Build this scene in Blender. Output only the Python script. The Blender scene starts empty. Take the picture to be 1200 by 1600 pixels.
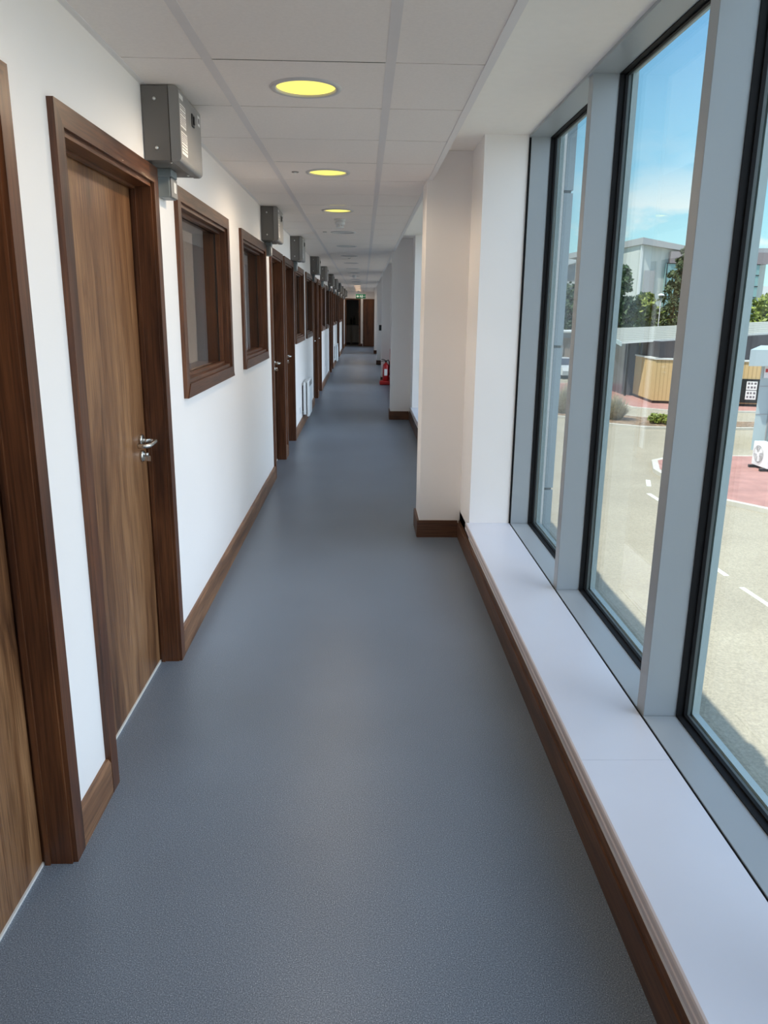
import bpy, bmesh, math, random
from mathutils import Vector, Matrix
random.seed(7)
C = bpy.context.scene.collection
SC = bpy.context.scene
R = math.radians

# ------------------------------------------------------------------ camera
cam = bpy.data.objects.new('camera', bpy.data.cameras.new('camera'))
C.objects.link(cam)
cam.location = (0, 0, 1.56)
cam.rotation_euler = (R(75.3386), R(-0.6735), R(-1.4669))
cam.data.sensor_fit = 'VERTICAL'
cam.data.sensor_height = 36
cam.data.lens = 27.055
cam.data.clip_start = 0.05
cam.data.clip_end = 600
SC.camera = cam

# ------------------------------------------------------------------ view
SC.view_settings.view_transform = 'Standard'
SC.view_settings.look = 'None'
SC.view_settings.gamma = 1
SC.view_settings.use_curve_mapping = False
SC.view_settings.exposure = 0.52
SC.cycles.max_bounces = 16
SC.cycles.diffuse_bounces = 9
SC.cycles.transparent_max_bounces = 24
SKY_STRENGTH = 1.0
SKY_FILL = 2.45  # brightness of the sky patch added to light the interior
SUN_STRENGTH = 5.2
LAMP_W = 10.5

# ------------------------------------------------------------------ node helpers
def newmat(name):
    m = bpy.data.materials.new(name)
    m.use_nodes = True
    nt = m.node_tree
    b = nt.nodes['Principled BSDF']
    return m, nt, b

def N(nt, typ, **kw):
    n = nt.nodes.new(typ)
    for k, v in kw.items():
        if k.startswith('i_'):
            n.inputs[k[2:].replace('_', ' ')].default_value = v
        else:
            setattr(n, k, v)
    return n

def L(nt, a, b):
    nt.links.new(a, b)

def ramp(nt, stops, interp='LINEAR'):
    r = nt.nodes.new('ShaderNodeValToRGB')
    r.color_ramp.interpolation = interp
    el = r.color_ramp.elements
    while len(el) < len(stops):
        el.new(0.5)
    for e, (p, c) in zip(el, stops):
        e.position = p
        e.color = (c[0], c[1], c[2], 1)
    return r

def s(r, g, b):
    def f(v):
        v /= 255.0
        return v / 12.92 if v <= 0.04045 else ((v + 0.055) / 1.055) ** 2.4
    return (f(r), f(g), f(b), 1)

def world_vec(nt, scale=(1, 1, 1)):
    g = nt.nodes.new('ShaderNodeNewGeometry')
    m = nt.nodes.new('ShaderNodeMapping')
    m.inputs['Scale'].default_value = scale
    L(nt, g.outputs['Position'], m.inputs['Vector'])
    return m.outputs['Vector']

# ------------------------------------------------------------------ world
w = bpy.data.worlds.new('sky')
SC.world = w
w.use_nodes = True
nt = w.node_tree
bg = nt.nodes['Background']
tc = nt.nodes.new('ShaderNodeTexCoord')
sep = nt.nodes.new('ShaderNodeSeparateXYZ')
L(nt, tc.outputs['Generated'], sep.inputs[0])
sky = ramp(nt, [(0.0, (0.66, 0.90, 0.88)), (0.07, (0.44, 0.80, 0.90)), (0.16, (0.28, 0.62, 0.86)),
                (0.30, (0.19, 0.46, 0.78)), (1.0, (0.10, 0.30, 0.68))])
L(nt, sep.outputs['Z'], sky.inputs[0])
# small fair weather clouds, flattened towards the horizon
mp = nt.nodes.new('ShaderNodeMapping')
mp.inputs['Scale'].default_value = (1.0, 1.0, 2.6)
mp.inputs['Location'].default_value = (0.35, 0.1, 0.22)
L(nt, tc.outputs['Generated'], mp.inputs['Vector'])
cn = N(nt, 'ShaderNodeTexNoise', i_Scale=5.2, i_Detail=7.0, i_Roughness=0.55)
L(nt, mp.outputs[0], cn.inputs['Vector'])
cm = ramp(nt, [(0.53, (0, 0, 0)), (0.62, (1, 1, 1))])
L(nt, cn.outputs['Fac'], cm.inputs[0])
cz = ramp(nt, [(0.0, (1, 1, 1)), (0.10, (0.85, 0.85, 0.85)), (0.16, (0.15, 0.15, 0.15)), (0.40, (0.10, 0.10, 0.10))])
L(nt, sep.outputs['Z'], cz.inputs[0])
mul = N(nt, 'ShaderNodeMath', operation='MULTIPLY')
L(nt, cm.outputs[0], mul.inputs[0]); L(nt, cz.outputs[0], mul.inputs[1])
mx = N(nt, 'ShaderNodeMix', data_type='RGBA')
mx.inputs[7].default_value = (0.92, 0.94, 0.92, 1)
L(nt, mul.outputs[0], mx.inputs[0]); L(nt, sky.outputs[0], mx.inputs[6])
# bright patch added to the unseen eastern sky to light the corridor
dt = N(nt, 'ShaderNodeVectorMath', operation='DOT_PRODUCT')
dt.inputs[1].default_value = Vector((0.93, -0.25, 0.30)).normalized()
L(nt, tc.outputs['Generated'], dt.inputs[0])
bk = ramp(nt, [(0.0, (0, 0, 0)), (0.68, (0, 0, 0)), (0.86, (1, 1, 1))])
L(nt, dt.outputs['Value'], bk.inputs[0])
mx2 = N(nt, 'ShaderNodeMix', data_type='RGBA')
mx2.inputs[7].default_value = (SKY_FILL * 0.80, SKY_FILL * 0.95, SKY_FILL * 1.18, 1)
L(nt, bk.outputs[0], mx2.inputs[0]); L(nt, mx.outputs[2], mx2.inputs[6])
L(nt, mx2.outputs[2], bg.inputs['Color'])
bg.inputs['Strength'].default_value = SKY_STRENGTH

# ------------------------------------------------------------------ sun
sd = bpy.data.lights.new('sun', 'SUN')
sd.energy = SUN_STRENGTH
sd.angle = R(0.6)
sd.color = (1.0, 0.96, 0.88)
so = bpy.data.objects.new('sun', sd)
C.objects.link(so)
so.location = (-10, -10, 30)
so.rotation_euler = Vector((0.45, 0.22, -0.93)).normalized().to_track_quat('-Z', 'Y').to_euler()

# ------------------------------------------------------------------ materials
def plain(name, col, rough=0.5, metal=0.0, noise=0.0, nscale=20.0, bump=0.0, bscale=200.0, spec=0.5):
    m, nt, b = newmat(name)
    b.inputs['Roughness'].default_value = rough
    b.inputs['Metallic'].default_value = metal
    b.inputs['Specular IOR Level'].default_value = spec
    v = world_vec(nt)
    n = N(nt, 'ShaderNodeTexNoise', i_Scale=nscale, i_Detail=3.0)
    L(nt, v, n.inputs['Vector'])
    c0 = tuple(max(0, x * (1 - noise)) for x in col[:3]); c1 = tuple(min(1, x * (1 + noise)) for x in col[:3])
    r = ramp(nt, [(0.3, c0), (0.7, c1)])
    L(nt, n.outputs['Fac'], r.inputs[0])
    L(nt, r.outputs[0], b.inputs['Base Color'])
    if bump:
        n2 = N(nt, 'ShaderNodeTexNoise', i_Scale=bscale, i_Detail=2.0)
        L(nt, v, n2.inputs['Vector'])
        bp = N(nt, 'ShaderNodeBump', i_Strength=bump, i_Distance=0.002)
        L(nt, n2.outputs['Fac'], bp.inputs['Height'])
        L(nt, bp.outputs[0], b.inputs['Normal'])
    return m

def wood(name, axis, dark, mid, light, rough=0.38, fine=1.0):
    m, nt, b = newmat(name)
    sc = [9.0 * fine, 9.0 * fine, 9.0 * fine]
    sc[axis] = 0.55
    g = nt.nodes.new('ShaderNodeNewGeometry')
    # slight wandering of the grain
    wn = N(nt, 'ShaderNodeTexNoise', i_Scale=1.3, i_Detail=2.0)
    L(nt, g.outputs['Position'], wn.inputs['Vector'])
    ad = N(nt, 'ShaderNodeVectorMath', operation='MULTIPLY_ADD')
    ad.inputs[1].default_value = tuple(0.16 if i != axis else 0.0 for i in range(3))
    L(nt, wn.outputs['Color'], ad.inputs[0]); L(nt, g.outputs['Position'], ad.inputs[2])
    mp = nt.nodes.new('ShaderNodeMapping')
    mp.inputs['Scale'].default_value = sc
    L(nt, ad.outputs[0], mp.inputs['Vector'])
    n1 = N(nt, 'ShaderNodeTexNoise', i_Scale=1.0, i_Detail=5.0, i_Roughness=0.62, i_Distortion=0.6)
    L(nt, mp.outputs[0], n1.inputs['Vector'])
    r = ramp(nt, [(0.30, dark[:3]), (0.47, mid[:3]), (0.68, light[:3])])
    L(nt, n1.outputs['Fac'], r.inputs[0])
    mp2 = nt.nodes.new('ShaderNodeMapping')
    sc2 = [170.0] * 3; sc2[axis] = 5.0
    mp2.inputs['Scale'].default_value = sc2
    L(nt, g.outputs['Position'], mp2.inputs['Vector'])
    n2 = N(nt, 'ShaderNodeTexNoise', i_Scale=1.0, i_Detail=3.0)
    L(nt, mp2.outputs[0], n2.inputs['Vector'])
    r2 = ramp(nt, [(0.33, (0.55, 0.52, 0.5)), (0.6, (1.05, 1.05, 1.05))])
    L(nt, n2.outputs['Fac'], r2.inputs[0])
    mu = N(nt, 'ShaderNodeMix', data_type='RGBA', blend_type='MULTIPLY')
    mu.inputs[0].default_value = 1.0
    L(nt, r.outputs[0], mu.inputs[6]); L(nt, r2.outputs[0], mu.inputs[7])
    L(nt, mu.outputs[2], b.inputs['Base Color'])
    b.inputs['Roughness'].default_value = rough
    bp = N(nt, 'ShaderNodeBump', i_Strength=0.12, i_Distance=0.001)
    L(nt, n2.outputs['Fac'], bp.inputs['Height'])
    L(nt, bp.outputs[0], b.inputs['Normal'])
    return m

WD = (s(62, 34, 20), s(92, 55, 33), s(118, 74, 44))
WL = (s(64, 39, 26), s(122, 84, 54), s(166, 124, 86))
M = {}
M['wood_z'] = wood('walnut_frame_upright', 2, *WD)
M['wood_y'] = wood('walnut_frame_level', 1, *WD)
M['wood_x'] = wood('walnut_frame_cross', 0, *WD)
M['leaf_z'] = wood('walnut_veneer_leaf', 2, *WL, rough=0.36)
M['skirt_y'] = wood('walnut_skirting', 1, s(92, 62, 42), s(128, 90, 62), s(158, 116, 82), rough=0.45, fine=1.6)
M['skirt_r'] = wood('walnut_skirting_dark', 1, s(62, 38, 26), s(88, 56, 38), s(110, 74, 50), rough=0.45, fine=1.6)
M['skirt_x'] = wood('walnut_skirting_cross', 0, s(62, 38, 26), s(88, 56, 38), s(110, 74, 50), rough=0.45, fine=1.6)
M['wall'] = plain('white_emulsion_wall', (0.90, 0.865, 0.84), 0.85, noise=0.01, nscale=2.0, bump=0.05, bscale=300, spec=0.2)
M['soffit'] = plain('white_plaster_soffit', (0.93, 0.885, 0.84), 0.9, noise=0.01, spec=0.2)
M['tile'] = plain('mineral_fibre_tile', (0.87, 0.81, 0.78), 0.95, noise=0.02, nscale=90, bump=0.25, bscale=500, spec=0.1)
M['tbar'] = plain('grey_ceiling_bar', (0.74, 0.70, 0.70), 0.5, noise=0.01)
M['tdark'] = plain('ceiling_joint_grey', (0.26, 0.25, 0.245), 0.8)
M['edge'] = plain('edge_trim_white', (0.80, 0.77, 0.77), 0.45)
M['frame'] = plain('powder_coated_grey_aluminium', s(160, 167, 172), 0.36, metal=0.0, noise=0.01, nscale=6)
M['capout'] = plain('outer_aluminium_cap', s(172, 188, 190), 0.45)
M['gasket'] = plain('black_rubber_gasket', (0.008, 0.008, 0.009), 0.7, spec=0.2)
M['pier'] = plain('grey_pier_panel', s(150, 163, 168), 0.5)  # one even grey for the pier cladding
M['bead'] = plain('dark_grey_bead', (0.09, 0.11, 0.11), 0.5)
M['sill'] = plain('white_satin_laminate', (0.66, 0.68, 0.75), 0.30, noise=0.012, nscale=5)
M['nose'] = plain('pale_pink_white_nosing', (0.62, 0.55, 0.54), 0.4)
M['grey_box'] = plain('dark_grey_enamel', s(112, 108, 104), 0.42, noise=0.03, nscale=8)
M['grey_cover'] = plain('mid_grey_enamel_cover', s(140, 138, 136), 0.38, noise=0.02, nscale=8)
M['grey_pvc'] = plain('blue_grey_plastic', s(118, 126, 128), 0.4)
M['screw'] = plain('bright_zinc', (0.8, 0.8, 0.78), 0.3, metal=0.6)
M['sticker'] = plain('label_paper', (0.78, 0.77, 0.75), 0.6)
M['ink'] = plain('label_ink', (0.16, 0.14, 0.15), 0.7)
M['black'] = plain('black_plastic', (0.012, 0.012, 0.012), 0.4)
M['steel'] = plain('brushed_steel', (0.62, 0.61, 0.58), 0.26, metal=1.0)
M['white_pl'] = plain('white_plastic', (0.78, 0.79, 0.80), 0.4)
M['white_heat'] = plain('white_enamel', (0.80, 0.83, 0.84), 0.35)
M['ringgrey'] = plain('grey_white_ring', (0.60, 0.585, 0.59), 0.4)
M['red'] = plain('red_paint', (0.42, 0.012, 0.014), 0.3)
M['red_pl'] = plain('red_plastic', (0.50, 0.02, 0.02), 0.4)
M['green'] = plain('sign_green', (0.0, 0.13, 0.065), 0.4)
M['sealant'] = plain('white_sealant', (0.75, 0.74, 0.70), 0.5)
M['room'] = plain('greige_room_wall', (0.70, 0.65, 0.60), 0.9)
M['roomdark'] = plain('dark_room_wall', (0.09, 0.085, 0.08), 0.9)
M['kwall'] = plain('dark_green_grey_wall', (0.55, 0.55, 0.50), 0.8)
M['kcab'] = plain('grey_cabinet_front', (0.24, 0.24, 0.24), 0.5)
M['ktop'] = plain('black_worktop', (0.02, 0.02, 0.02), 0.3)

def floor_mat():
    m, nt, b = newmat('speckled_safety_vinyl')
    v = world_vec(nt)
    n1 = N(nt, 'ShaderNodeTexNoise', i_Scale=330.0, i_Detail=2.0, i_Roughness=0.7)
    L(nt, v, n1.inputs['Vector'])
    r = ramp(nt, [(0.34, s(74, 84, 96)[:3]), (0.50, s(113, 124, 137)[:3]), (0.62, s(134, 145, 158)[:3]), (0.70, s(196, 200, 206)[:3])])
    L(nt, n1.outputs['Fac'], r.inputs[0])
    n2 = N(nt, 'ShaderNodeTexNoise', i_Scale=1.6, i_Detail=4.0)
    L(nt, v, n2.inputs['Vector'])
    r2 = ramp(nt, [(0.3, (0.92, 0.92, 0.92)), (0.7, (1.05, 1.05, 1.05))])
    L(nt, n2.outputs['Fac'], r2.inputs[0])
    mu = N(nt, 'ShaderNodeMix', data_type='RGBA', blend_type='MULTIPLY')
    mu.inputs[0].default_value = 1.0
    L(nt, r.outputs[0], mu.inputs[6]); L(nt, r2.outputs[0], mu.inputs[7])
    L(nt, mu.outputs[2], b.inputs['Base Color'])
    b.inputs['Roughness'].default_value = 0.36
    b.inputs['Specular IOR Level'].default_value = 0.55
    n3 = N(nt, 'ShaderNodeTexNoise', i_Scale=190.0, i_Detail=2.0)
    L(nt, v, n3.inputs['Vector'])
    bp = N(nt, 'ShaderNodeBump', i_Strength=0.22, i_Distance=0.0015)
    L(nt, n3.outputs['Fac'], bp.inputs['Height'])
    L(nt, bp.outputs[0], b.inputs['Normal'])
    return m
M['floor'] = floor_mat()

def glass_mat(name, tint, dark=0.0):
    m = bpy.data.materials.new(name)
    m.use_nodes = True
    nt = m.node_tree
    nt.nodes.remove(nt.nodes['Principled BSDF'])
    out = nt.nodes['Material Output']
    t = N(nt, 'ShaderNodeBsdfTransparent'); t.inputs[0].default_value = tint
    g = N(nt, 'ShaderNodeBsdfGlossy'); g.inputs['Roughness'].default_value = 0.0
    # Schlick reflectance, the same from both sides of the pane
    ge = nt.nodes.new('ShaderNodeNewGeometry')
    dp = N(nt, 'ShaderNodeVectorMath', operation='DOT_PRODUCT')
    L(nt, ge.outputs['Incoming'], dp.inputs[0]); L(nt, ge.outputs['Normal'], dp.inputs[1])
    ab = N(nt, 'ShaderNodeMath', operation='ABSOLUTE'); L(nt, dp.outputs['Value'], ab.inputs[0])
    om = N(nt, 'ShaderNodeMath', operation='SUBTRACT'); om.inputs[0].default_value = 1.0; L(nt, ab.outputs[0], om.inputs[1])
    pw5 = N(nt, 'ShaderNodeMath', operation='POWER'); pw5.inputs[1].default_value = 5.0; L(nt, om.outputs[0], pw5.inputs[0])
    fr = N(nt, 'ShaderNodeMath', operation='MULTIPLY_ADD'); fr.inputs[1].default_value = 0.96; fr.inputs[2].default_value = 0.04
    L(nt, pw5.outputs[0], fr.inputs[0])
    mix = N(nt, 'ShaderNodeMixShader')
    L(nt, fr.outputs[0], mix.inputs[0]); L(nt, t.outputs[0], mix.inputs[1]); L(nt, g.outputs[0], mix.inputs[2])
    L(nt, mix.outputs[0], out.inputs[0])
    return m
M['glass'] = glass_mat('clear_glazing', (0.975, 0.985, 0.965, 1))
M['glass_in'] = glass_mat('internal_glazing', (0.80, 0.80, 0.79, 1))

def emit(name, col, st):
    m, nt, b = newmat(name)
    b.inputs['Base Color'].default_value = (0.8, 0.8, 0.8, 1)
    b.inputs['Emission Color'].default_value = col
    b.inputs['Emission Strength'].default_value = st
    return m
M['lit'] = emit('lit_yellow_diffuser', (1.0, 0.84, 0.17, 1), 0.85)
M['lit'].node_tree.nodes['Principled BSDF'].inputs['Base Color'].default_value = (0.5, 0.42, 0.1, 1)
M['lit_warm'] = emit('lit_warm_diffuser', (1.0, 0.62, 0.34, 1), 1.2)
M['room_fill'] = emit('fill_light_panel', (1.0, 0.88, 0.76, 1), 34.0)  # added panel, brightens the rooms behind the internal windows
M['unlit'] = plain('unlit_diffuser', (0.60, 0.59, 0.58), 0.4)

# ------------------------------------------------------------------ mesh helpers
class MB:
    def __init__(self):
        self.bm = bmesh.new()
    def box(self, x0, x1, y0, y1, z0, z1, bev=0.0, seg=1):
        if x1 < x0: x0, x1 = x1, x0
        if y1 < y0: y0, y1 = y1, y0
        if z1 < z0: z0, z1 = z1, z0
        vs = [self.bm.verts.new(p) for p in ((x0, y0, z0), (x1, y0, z0), (x1, y1, z0), (x0, y1, z0),
                                             (x0, y0, z1), (x1, y0, z1), (x1, y1, z1), (x0, y1, z1))]
        fs = [self.bm.faces.new([vs[i] for i in f]) for f in
              ((0, 3, 2, 1), (4, 5, 6, 7), (0, 1, 5, 4), (1, 2, 6, 5), (2, 3, 7, 6), (3, 0, 4, 7))]
        if bev > 0:
            es = set(e for f in fs for e in f.edges)
            bmesh.ops.bevel(self.bm, geom=list(es), offset=bev, segments=seg, affect='EDGES', profile=0.5)
        return self
    def prism(self, pts, axis, a0, a1):
        """outline of 2D points extruded along axis ('x','y','z')"""
        def P(p, a):
            if axis == 'x': return (a, p[0], p[1])
            if axis == 'y': return (p[0], a, p[1])
            return (p[0], p[1], a)
        A = [self.bm.verts.new(P(p, a0)) for p in pts]
        B = [self.bm.verts.new(P(p, a1)) for p in pts]
        n = len(pts)
        self.bm.faces.new(A); self.bm.faces.new(B[::-1])
        for i in range(n):
            j = (i + 1) % n
            self.bm.faces.new((A[i], B[i], B[j], A[j]))
        return self
    def hexa(self, lo, hi):
        """4 lower points and 4 upper points"""
        A = [self.bm.verts.new(p) for p in lo]; B = [self.bm.verts.new(p) for p in hi]
        self.bm.faces.new(A[::-1]); self.bm.faces.new(B)
        for i in range(4):
            j = (i + 1) % 4
            self.bm.faces.new((A[i], A[j], B[j], B[i]))
        return self
    def quad(self, *p):
        self.bm.faces.new([self.bm.verts.new(q) for q in p]); return self
    def cyl(self, c, r, h, axis='z', r2=None, n=24):
        """centre of the lower end c, along +axis"""
        r2 = r if r2 is None else r2
        A, B = [], []
        for i in range(n):
            t = 2 * math.pi * i / n
            u, v = math.cos(t), math.sin(t)
            def P(rr, a):
                if axis == 'z': return (c[0] + rr * u, c[1] + rr * v, c[2] + a)
                if axis == 'y': return (c[0] + rr * u, c[1] + a, c[2] + rr * v)
                return (c[0] + a, c[1] + rr * u, c[2] + rr * v)
            A.append(self.bm.verts.new(P(r, 0))); B.append(self.bm.verts.new(P(r2, h)))
        self.bm.faces.new(A[::-1]); self.bm.faces.new(B)
        for i in range(n):
            j = (i + 1) % n
            f = self.bm.faces.new((A[i], A[j], B[j], B[i])); f.smooth = True
        return self
    def lathe(self, prof, c=(0, 0, 0), n=32, axis='z'):
        rings = []
        for (r, z) in prof:
            ring = []
            for i in range(n):
                t = 2 * math.pi * i / n
                u, v = r * math.cos(t), r * math.sin(t)
                p = (c[0] + u, c[1] + v, c[2] + z) if axis == 'z' else ((c[0] + z, c[1] + u, c[2] + v) if axis == 'x' else (c[0] + u, c[1] + z, c[2] + v))
                ring.append(self.bm.verts.new(p))
            rings.append(ring)
        for a, b in zip(rings, rings[1:]):
            for i in range(n):
                j = (i + 1) % n
                f = self.bm.faces.new((a[i], a[j], b[j], b[i])); f.smooth = True
        self.bm.faces.new(rings[0][::-1]); self.bm.faces.new(rings[-1])
        return self
    def tube(self, pts, r, n=10):
        pts = [Vector(p) for p in pts]
        rings = []
        up = Vector((0, 0, 1))
        for i, p in enumerate(pts):
            a = pts[max(0, i - 1)]; b = pts[min(len(pts) - 1, i + 1)]
            d = (b - a).normalized()
            u = d.cross(up)
            if u.length < 1e-3: u = d.cross(Vector((1, 0, 0)))
            u.normalize(); v = d.cross(u)
            rings.append([self.bm.verts.new(p + r * (math.cos(2 * math.pi * k / n) * u + math.sin(2 * math.pi * k / n) * v)) for k in range(n)])
        for a, b in zip(rings, rings[1:]):
            for i in range(n):
                j = (i + 1) % n
                f = self.bm.faces.new((a[i], a[j], b[j], b[i])); f.smooth = True
        self.bm.faces.new(rings[0][::-1]); self.bm.faces.new(rings[-1])
        return self
    def build(self, name, mat, parent=None, shift=None, normals=True):
        if normals:
            bmesh.ops.recalc_face_normals(self.bm, faces=self.bm.faces)
        me = bpy.data.meshes.new(name)
        self.bm.to_mesh(me); self.bm.free()
        me.materials.append(M[mat] if isinstance(mat, str) else mat)
        o = bpy.data.objects.new(name, me)
        C.objects.link(o)
        if parent: o.parent = parent
        if shift: o.location = shift
        return o

def tag(o, label=None, cat=None, group=None, kind=None):
    if label: o['label'] = label
    if cat: o['category'] = cat
    if group: o['group'] = group
    if kind: o['kind'] = kind
    return o
def empty(name, loc=(0, 0, 0), rz=0.0):
    o = bpy.data.objects.new(name, None)
    o.empty_display_size = 0.1
    C.objects.link(o); o.location = loc; o.rotation_euler = (0, 0, rz)
    return o
def struct(o, label=None, cat=None):
    return tag(o, label, cat, kind='structure')
def copy_tree(o, parent=None):
    c = o.copy(); C.objects.link(c); c.parent = parent
    for ch in list(o.children):
        copy_tree(ch, c)
    return c

# ================================================================== THE CORRIDOR
XL = -0.84          # left wall face
XR = 0.69           # upstand face under the sill, right
XF = 0.957          # inner face of the window frames
ZC = 2.37           # suspended ceiling
ZB = 2.545          # soffit over the window bays
ZS = 0.237          # sill top
YE = 35.3           # end wall
Y0 = -2.2           # wall behind the camera
G = -3.2            # the ground outside
ZT = 3.3            # top of the building

# left wall openings
DOORS = [(0.93, 1.99), (2.26, 3.32), (7.18, 8.23), (8.41, 9.46), (13.14, 14.2), (14.46, 15.52), (19.2, 20.25),
         (20.42, 21.47), (24.95, 26.0), (26.15, 27.15), (30.8, 31.85), (32.1, 33.15)]
WINS = [(3.65, 4.99), (5.49, 6.84), (9.69, 11.08), (11.52, 12.88), (15.72, 17.1), (17.6, 19.0), (21.68, 23.0),
        (23.4, 24.75), (27.4, 28.75), (29.15, 30.5)]
COLS = [-0.86, 5.27, 11.38, 17.38, 23.35, 29.35]       # front faces of the columns
# window bays between the nibs
NIB = [(c - 0.48, c + 0.75) for c in COLS]

# floor
struct(MB().box(-4.6, 1.06, Y0, YE, -0.25, 0.0).build('floor', 'floor'))

# left wall
mb = MB()
ops = sorted([(a + 0.05, b - 0.05, 0.0, 2.045) for a, b in DOORS] + [(a + 0.055, b - 0.055, 1.205, 2.03) for a, b in WINS])
y = Y0
for (a, b, z0, z1) in ops:
    mb.box(-0.98, XL, y, a, 0, 2.9)
    mb.box(-0.98, XL, a, b, z1, 2.9)
    if z0 > 0: mb.box(-0.98, XL, a, b, 0, z0)
    y = b
mb.box(-0.98, XL, y, YE + 0.15, 0, 2.9)
struct(mb.build('wall_left', 'wall'))

# end wall with the kitchen doorway and a second door
mb = MB()
mb.box(-4.6, -0.80, YE, YE + 0.15, 0, 2.9)
mb.box(-0.80, -0.19, YE, YE + 0.15, 2.04, 2.9)
mb.box(-0.19, 0.0, YE, YE + 0.15, 0, 2.9)
mb.box(0.0, 0.86, YE, YE + 0.15, 2.04, 2.9)
mb.box(0.86, 1.25, YE, YE + 0.15, 0, 2.9)
struct(mb.build('wall_far', 'wall'))
struct(MB().box(-4.6, 1.25, Y0 - 0.15, Y0, 0, 2.9).build('wall_behind', 'wall'))

# right wall: upstand, nibs, and facade above and below the glass
mb = MB()
mb.box(XR, 1.0, Y0, YE, 0.0, 0.19)
for (a, b) in NIB:
    mb.box(XR, 1.165, max(a, Y0), b, 0.0, 2.9)
mb.box(XR, 1.165, 33.9, YE, 0, 2.9)
struct(mb.build('wall_right', 'wall'))

# columns standing in the corridor
for k, c in enumerate(COLS[1:]):
    nm = ['nearest the camera', 'second from the camera', 'with the fire extinguisher in front of it',
          'fourth from the camera, with a dark switch plate', 'farthest, next to the end doors'][k]
    o = MB().box(0.40, XR + 0.01, c, c + 0.32, 0, ZB - 0.001, 0.002).build('column', 'wall')
    struct(o, 'white boxed column on the right side, ' + nm, 'column')
    # skirting round the column
    q = MB()
    q.box(0.385, XR - 0.016, c - 0.016, c, 0, 0.108, 0.0).box(0.385, XR - 0.018, c - 0.016, c - 0.004, 0.108, 0.124)
    q.box(0.384, 0.40, c, c + 0.336, 0, 0.124)
    q.box(0.40, XR - 0.016, c + 0.32, c + 0.336, 0, 0.124)
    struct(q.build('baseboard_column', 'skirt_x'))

# baseboards along the upstand
ends = [Y0] + [v for c in COLS[1:] for v in (c - 0.016, c + 0.336)] + [YE]
for i in range(0, len(ends), 2):
    q = MB()
    q.box(XR - 0.016, XR, ends[i], ends[i + 1], 0, 0.108)
    q.box(XR - 0.010, XR, ends[i], ends[i + 1], 0.108, 0.126)
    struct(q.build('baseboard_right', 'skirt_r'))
# baseboards along the left wall
y = Y0
for (a, b) in DOORS + [(YE, YE)]:
    if a - y > 0.02:
        q = MB()
        q.prism([(XL, 0), (XL + 0.018, 0), (XL + 0.018, 0.112), (XL + 0.010, 0.125), (XL, 0.125)], 'y', y, a)
        struct(q.build('baseboard_left', 'skirt_y'))
    y = b
struct(MB().box(-0.19 + 0.06, -0.045, YE - 0.016, YE, 0, 0.12).build('baseboard_far', 'skirt_x'))

# ---------------------------------------------------------------- ceiling
TP = 0.6135
BX = (-0.53, 0.088)
mb = MB()
cols_x = [(XL + 0.022, BX[0] - 0.017), (BX[0] + 0.017, BX[1] - 0.017), (BX[1] + 0.017, 0.408)]
yy = 2.898 - 9 * TP
rows = []
while yy < YE:
    a, b = max(yy, Y0), min(yy + TP, YE)
    if b - a > 0.03: rows.append((a, b))
    yy += TP
LAMPS = [3.22 + 1.846 * k for k in range(-1, 18)]
LX = -0.222
for (x0, x1) in cols_x:
    for (a, b) in rows:
        a2, b2 = a + 0.0035, b - 0.0035
        hit = [ly for ly in LAMPS if a2 < ly < b2] if x0 < LX < x1 else []
        if hit:
            # tile with a round hole for the downlight
            ly, n, r = hit[0], 32, 0.116
            sq, ci = [], []
            for i in range(n):
                t = 2 * math.pi * (i + 0.5) / n
                u, v = math.cos(t), math.sin(t)
                k = 1e9
                if u > 1e-6: k = min(k, (x1 - LX) / u)
                if u < -1e-6: k = min(k, (x0 - LX) / u)
                if v > 1e-6: k = min(k, (b2 - ly) / v)
                if v < -1e-6: k = min(k, (a2 - ly) / v)
                sq.append(mb.bm.verts.new((LX + u * k, ly + v * k, ZC)))
                ci.append(mb.bm.verts.new((LX + u * r, ly + v * r, ZC)))
            for i in range(n):
                j = (i + 1) % n
                mb.bm.faces.new((sq[i], sq[j], ci[j], ci[i]))
            for cx, cy in ((x0, a2), (x1, a2), (x1, b2), (x0, b2)):
                # close the corners
                best = sorted(range(n), key=lambda i: (sq[i].co.x - cx) ** 2 + (sq[i].co.y - cy) ** 2)[:2]
                cv = mb.bm.verts.new((cx, cy, ZC))
                try: mb.bm.faces.new((sq[best[0]], cv, sq[best[1]]))
                except Exception: pass
        else:
            mb.box(x0, x1, a2, b2, ZC, ZC + 0.012)
ceil = struct(mb.build('ceiling', 'tile', normals=False))
q = MB()
q.box(-0.98, 0.41, Y0, YE, ZC + 0.10, ZC + 0.12)
struct(q.build('ceiling_void', 'tdark', ceil))
q = MB()
for (x0, x1) in cols_x:
    for (a, b) in rows[1:]:
        q.box(x0 - 0.003, x1 + 0.003, a - 0.010, a + 0.010, ZC + 0.003, ZC + 0.02)
q.build('cross_bar', 'tdark', ceil)
for bx in BX:
    MB().box(bx - 0.017, bx + 0.017, Y0, YE, ZC - 0.001, ZC + 0.02).build('main_bar', 'tbar', ceil)
MB().box(XL, XL + 0.022, Y0, YE, ZC - 0.002, ZC + 0.02).build('wall_angle', 'edge', ceil)
q = MB()
q.box(0.408, 0.438, Y0, YE, ZC - 0.003, ZC + 0.02)
q.box(0.432, 0.438, Y0, YE, ZC + 0.02, 2.60)
struct(q.build('trim_1', 'edge'))
# plaster soffit over the window side
struct(MB().box(0.438, 1.06, Y0, YE, ZB, ZB + 0.04).build('ceiling_soffit', 'soffit'))

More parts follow.
